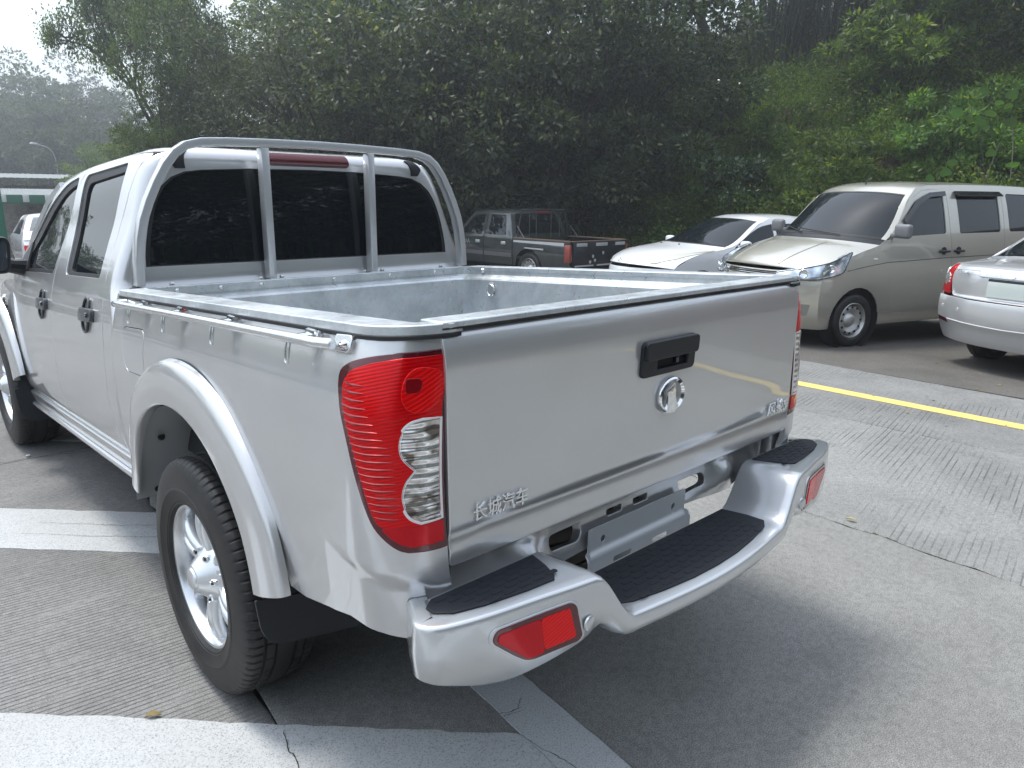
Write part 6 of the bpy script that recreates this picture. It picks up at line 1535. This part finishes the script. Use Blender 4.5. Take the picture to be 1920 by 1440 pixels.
# sheds, lamp and sign post on the left
COR=mat('corrugated_pale',(.20,.22,.22),.6,.2)
RED=mat('rust_red_sheet',(.30,.10,.06),.7); WOODM=mat('brown_post',(.10,.075,.055),.8); TARP=mat('blue_green_tarp',(.06,.16,.17),.6); GRN=mat('green_fascia',(.03,.14,.09),.6); WALLM=mat('patched_wall',(.30,.28,.26),.9)
N,L,b=nodes(WALLM); co=objco(N); L.new(ramp(N,L,noise(N,L,1.7,5,.8,co),[(.3,(.10,.11,.12)),(.5,(.34,.31,.28)),(.7,(.50,.48,.45))]),b.inputs["Base Color"])
def corr(x0,x1,y0,y1,z0,z1,n=60):
    G=[]
    for i in range(n*2+1):
        x=x0+(x1-x0)*i/(n*2); G.append([(x,y0,z0+(.018 if i%2 else 0)),(x,y1,z1+(.018 if i%2 else 0))])
    return gridpiece(G)
def shed(az,d,w,dp,h,roofm,name,label,rz=0,extra=None,rise=.25):
    x,y=ground_at(az,d); z=float(max(-3.2,land(x,y))); e=empty(name,(x,y,z),rz,label=label,cat="shed")
    build('roof',[corr(-w/2,w/2,-.6,dp,h,h+rise)],roofm,e,smooth=20)
    build('wall',[box((0,dp*.6,h*.45),(w*.98,.1,h*.9),.01)],WALLM,e)
    for px_ in (-w/2+.15,-w/6,w/6,w/2-.15): build('post',[box((px_,-.4,h/2),(.14,.14,h),.01)],WOODM,e)
    if extra: extra(e,w,h)
    return e
def ex1(e,w,h):
    build('fascia',[box((0,-.62,h-.06),(w,.05,.26),.01)],GRN,e)
    for k in range(9): build('pennant',[box((-w/2+.4+k*w/9,-.66,h-.04),(.16,.02,.2),.01)],bpy.data.materials['patched_white'] if 'patched_white' in bpy.data.materials else mat('patched_white',(.6,.62,.62),.7),e)
def ex2(e,w,h):
    build('tarp',[gridpiece([[(x,-.5-.15*math.sin(x*3),h*.95-.8*t-.25*math.sin(x*2.1+t)) for t in (0,.5,1)] for x in np.linspace(-w*.3,w*.35,16)])],TARP,e,smooth=60)
    for k in range(8): build('stored_goods',[box((-w/2+.6+k*w/8.5,.3,.5+.2*(k%3)),(.7,.6,.9+.3*(k%2)),.04)],(WALLM,COR,TARP,RED,WOODM)[k%5],e)
shed(13.4,27,5.0,5,1.80,COR,'open_shed',"open shed with green-striped fascia on brown posts, right of the small lorry",R(-8),ex1)
shed(8.6,31,6.5,5,1.5,RED,'lean_to_shed',"low shed with rust-red roof edge and blue-green tarpaulin, left of the brown posts",R(-6),ex2)
shed(10.5,41,15,6,2.9,COR,'long_shed',"long pale-roofed shed behind the others, under the street lamp",R(-14),rise=.3)
x,y=ground_at(12.1,64); zz=float(max(-3,land(x,y))); lp=empty('street_lamp',(x,y,zz),R(0),label="grey curved-arm street lamp rising behind the sheds",cat="street lamp")
LPM=mat('lamp_grey',(.42,.44,.46),.5,.4)
build('pole',[tube([(0,0,0),(0,0,3),(0,0,5.0)],[.06,.045,.038],8)],LPM,lp); build('arm',[tube(spline([(0,0,4.9),(-.10,-.05,5.6),(-.45,-.1,6.05),(-.95,-.15,6.2)],4,closed=False),.035,8)],LPM,lp,smooth=60)
build('lamp_head',[tube([(-.90,-.14,6.18),(-1.1,-.17,6.24),(-1.45,-.2,6.26),(-1.55,-.21,6.24)],[.03,.085,.08,.02],8)],LPM,lp,smooth=60); build('collar',[tube([(0,0,4.8),(0,0,4.95)],.07,8)],LPM,lp)
x,y=ground_at(8.75,13.2); zz=float(land(x,y)); sg=empty('sign_board',(x,y,zz),R(-2),label="green sign board with a red panel and white brush marks at the left edge",cat="sign")
build('board',[box((-.62,0,1.18),(1.30,.08,1.25),.01)],GRN,sg); build('panel',[box((-.40,-.045,1.35),(.62,.012,.42),.004)],mat('sign_red',(.45,.06,.03),.5),sg)
for q_,(bx_,bz_,bw_,ra) in enumerate(((-.10,.78,.10,20),(-.18,.72,.13,-35),(-.26,.80,.09,50),(-.33,.70,.12,-10))):
    build('painted_mark',[box((bx_,-.045,bz_),(bw_,.010,.030),.002,rot=Matrix.Rotation(R(ra),4,'Y'))],bpy.data.materials['patched_white'],sg)
build('post',[box((-.9,.02,.4),(.08,.08,.9),.01)],WOODM,sg)
tree('wood',-8.5,34,.85,"tree mirrored in the front side window of the silver pickup, left of the frame",z=-.4)
tree('light',-12.5,32,.85,"light green tree mirrored in the rear side window of the silver pickup",z=-.4)
tree('drape',-17,32,.8,"drooping tree mirrored in the side glass of the silver pickup, left of the frame",z=-.4)
tree('wood',-4.5,34,.8,"tree beyond the left edge, mirrored behind the wing mirror",z=-.5)
# across the road on the left and behind: what the paint and the glass mirror
def belt(name,pts,r0,r1,mt,seed,size=.30,per=70,zt=3.6):
    rg=np.random.default_rng(seed); sp2=[]
    for (x0,y0),(x1,y1),n in pts:
        for _ in range(n):
            t=rg.random(); sp2.append((np.array((x0+(x1-x0)*t+rg.normal(0,1.2),y0+(y1-y0)*t+rg.normal(0,1.2),rg.uniform(0,zt))),rg.uniform(r0,r1)))
    return mounds(name,sp2,mt,size,.5,per=per,seed=seed)
belt('roadside_trees_mass',[((-34,-8),(-30,24),80),((-30,24),(-16,54),60)],1.5,2.6,LM['mid'],61,zt=2.2)
belt('added_trees_behind',[((-16,-16),(16,-17),170)],1.6,2.6,LM['dark'],62,zt=8)  # unseen mass, added and raised to darken reflections in tailgate and van windows
x,y=-9.,11.; ds=empty('direction_sign',(x,y,0),R(60),label="blue direction sign with white arrows on a grey pole across the road",cat="sign")
build('pole',[tube([(0,0,0),(0,0,4.6)],.06,8)],LPM,ds); BLU=mat('sign_blue',(.02,.09,.35),.4)
for kz in (3.6,): 
    build('board',[box((-.7,0,kz),(1.5,.05,1.0),.01)],BLU,ds); build('arrow',[box((-.95,-.03,kz-.1),(.10,.012,.5),.002,rot=Matrix.Rotation(R(40),4,'Y')),box((-.5,-.03,kz-.1),(.10,.012,.5),.002,rot=Matrix.Rotation(R(-30),4,'Y'))],bpy.data.materials['patched_white'],ds,kind='stuff')

# ---------------------------------------------------------------- haze: a closed box of pale air round the whole place
hm_=bpy.data.materials.new('haze'); hm_.use_nodes=True; N=hm_.node_tree.nodes; L=hm_.node_tree.links; N.clear()
vo_=N.new("ShaderNodeVolumePrincipled"); vo_.inputs["Color"].default_value=(.90,.95,1,1); vo_.inputs["Density"].default_value=HAZE; vo_.inputs["Anisotropy"].default_value=.6
ou_=N.new("ShaderNodeOutputMaterial"); L.new(vo_.outputs[0],ou_.inputs["Volume"])
bb=[o for o in bpy.data.objects if o.type=='MESH']
zmax=max((o.matrix_world@Vector(c)).z for o in bb for c in o.bound_box) if False else 30.
build('haze',[box((0,0,(zmax-5)/2),(1820,1820,zmax+5))],hm_,kind='stuff',smooth=0)
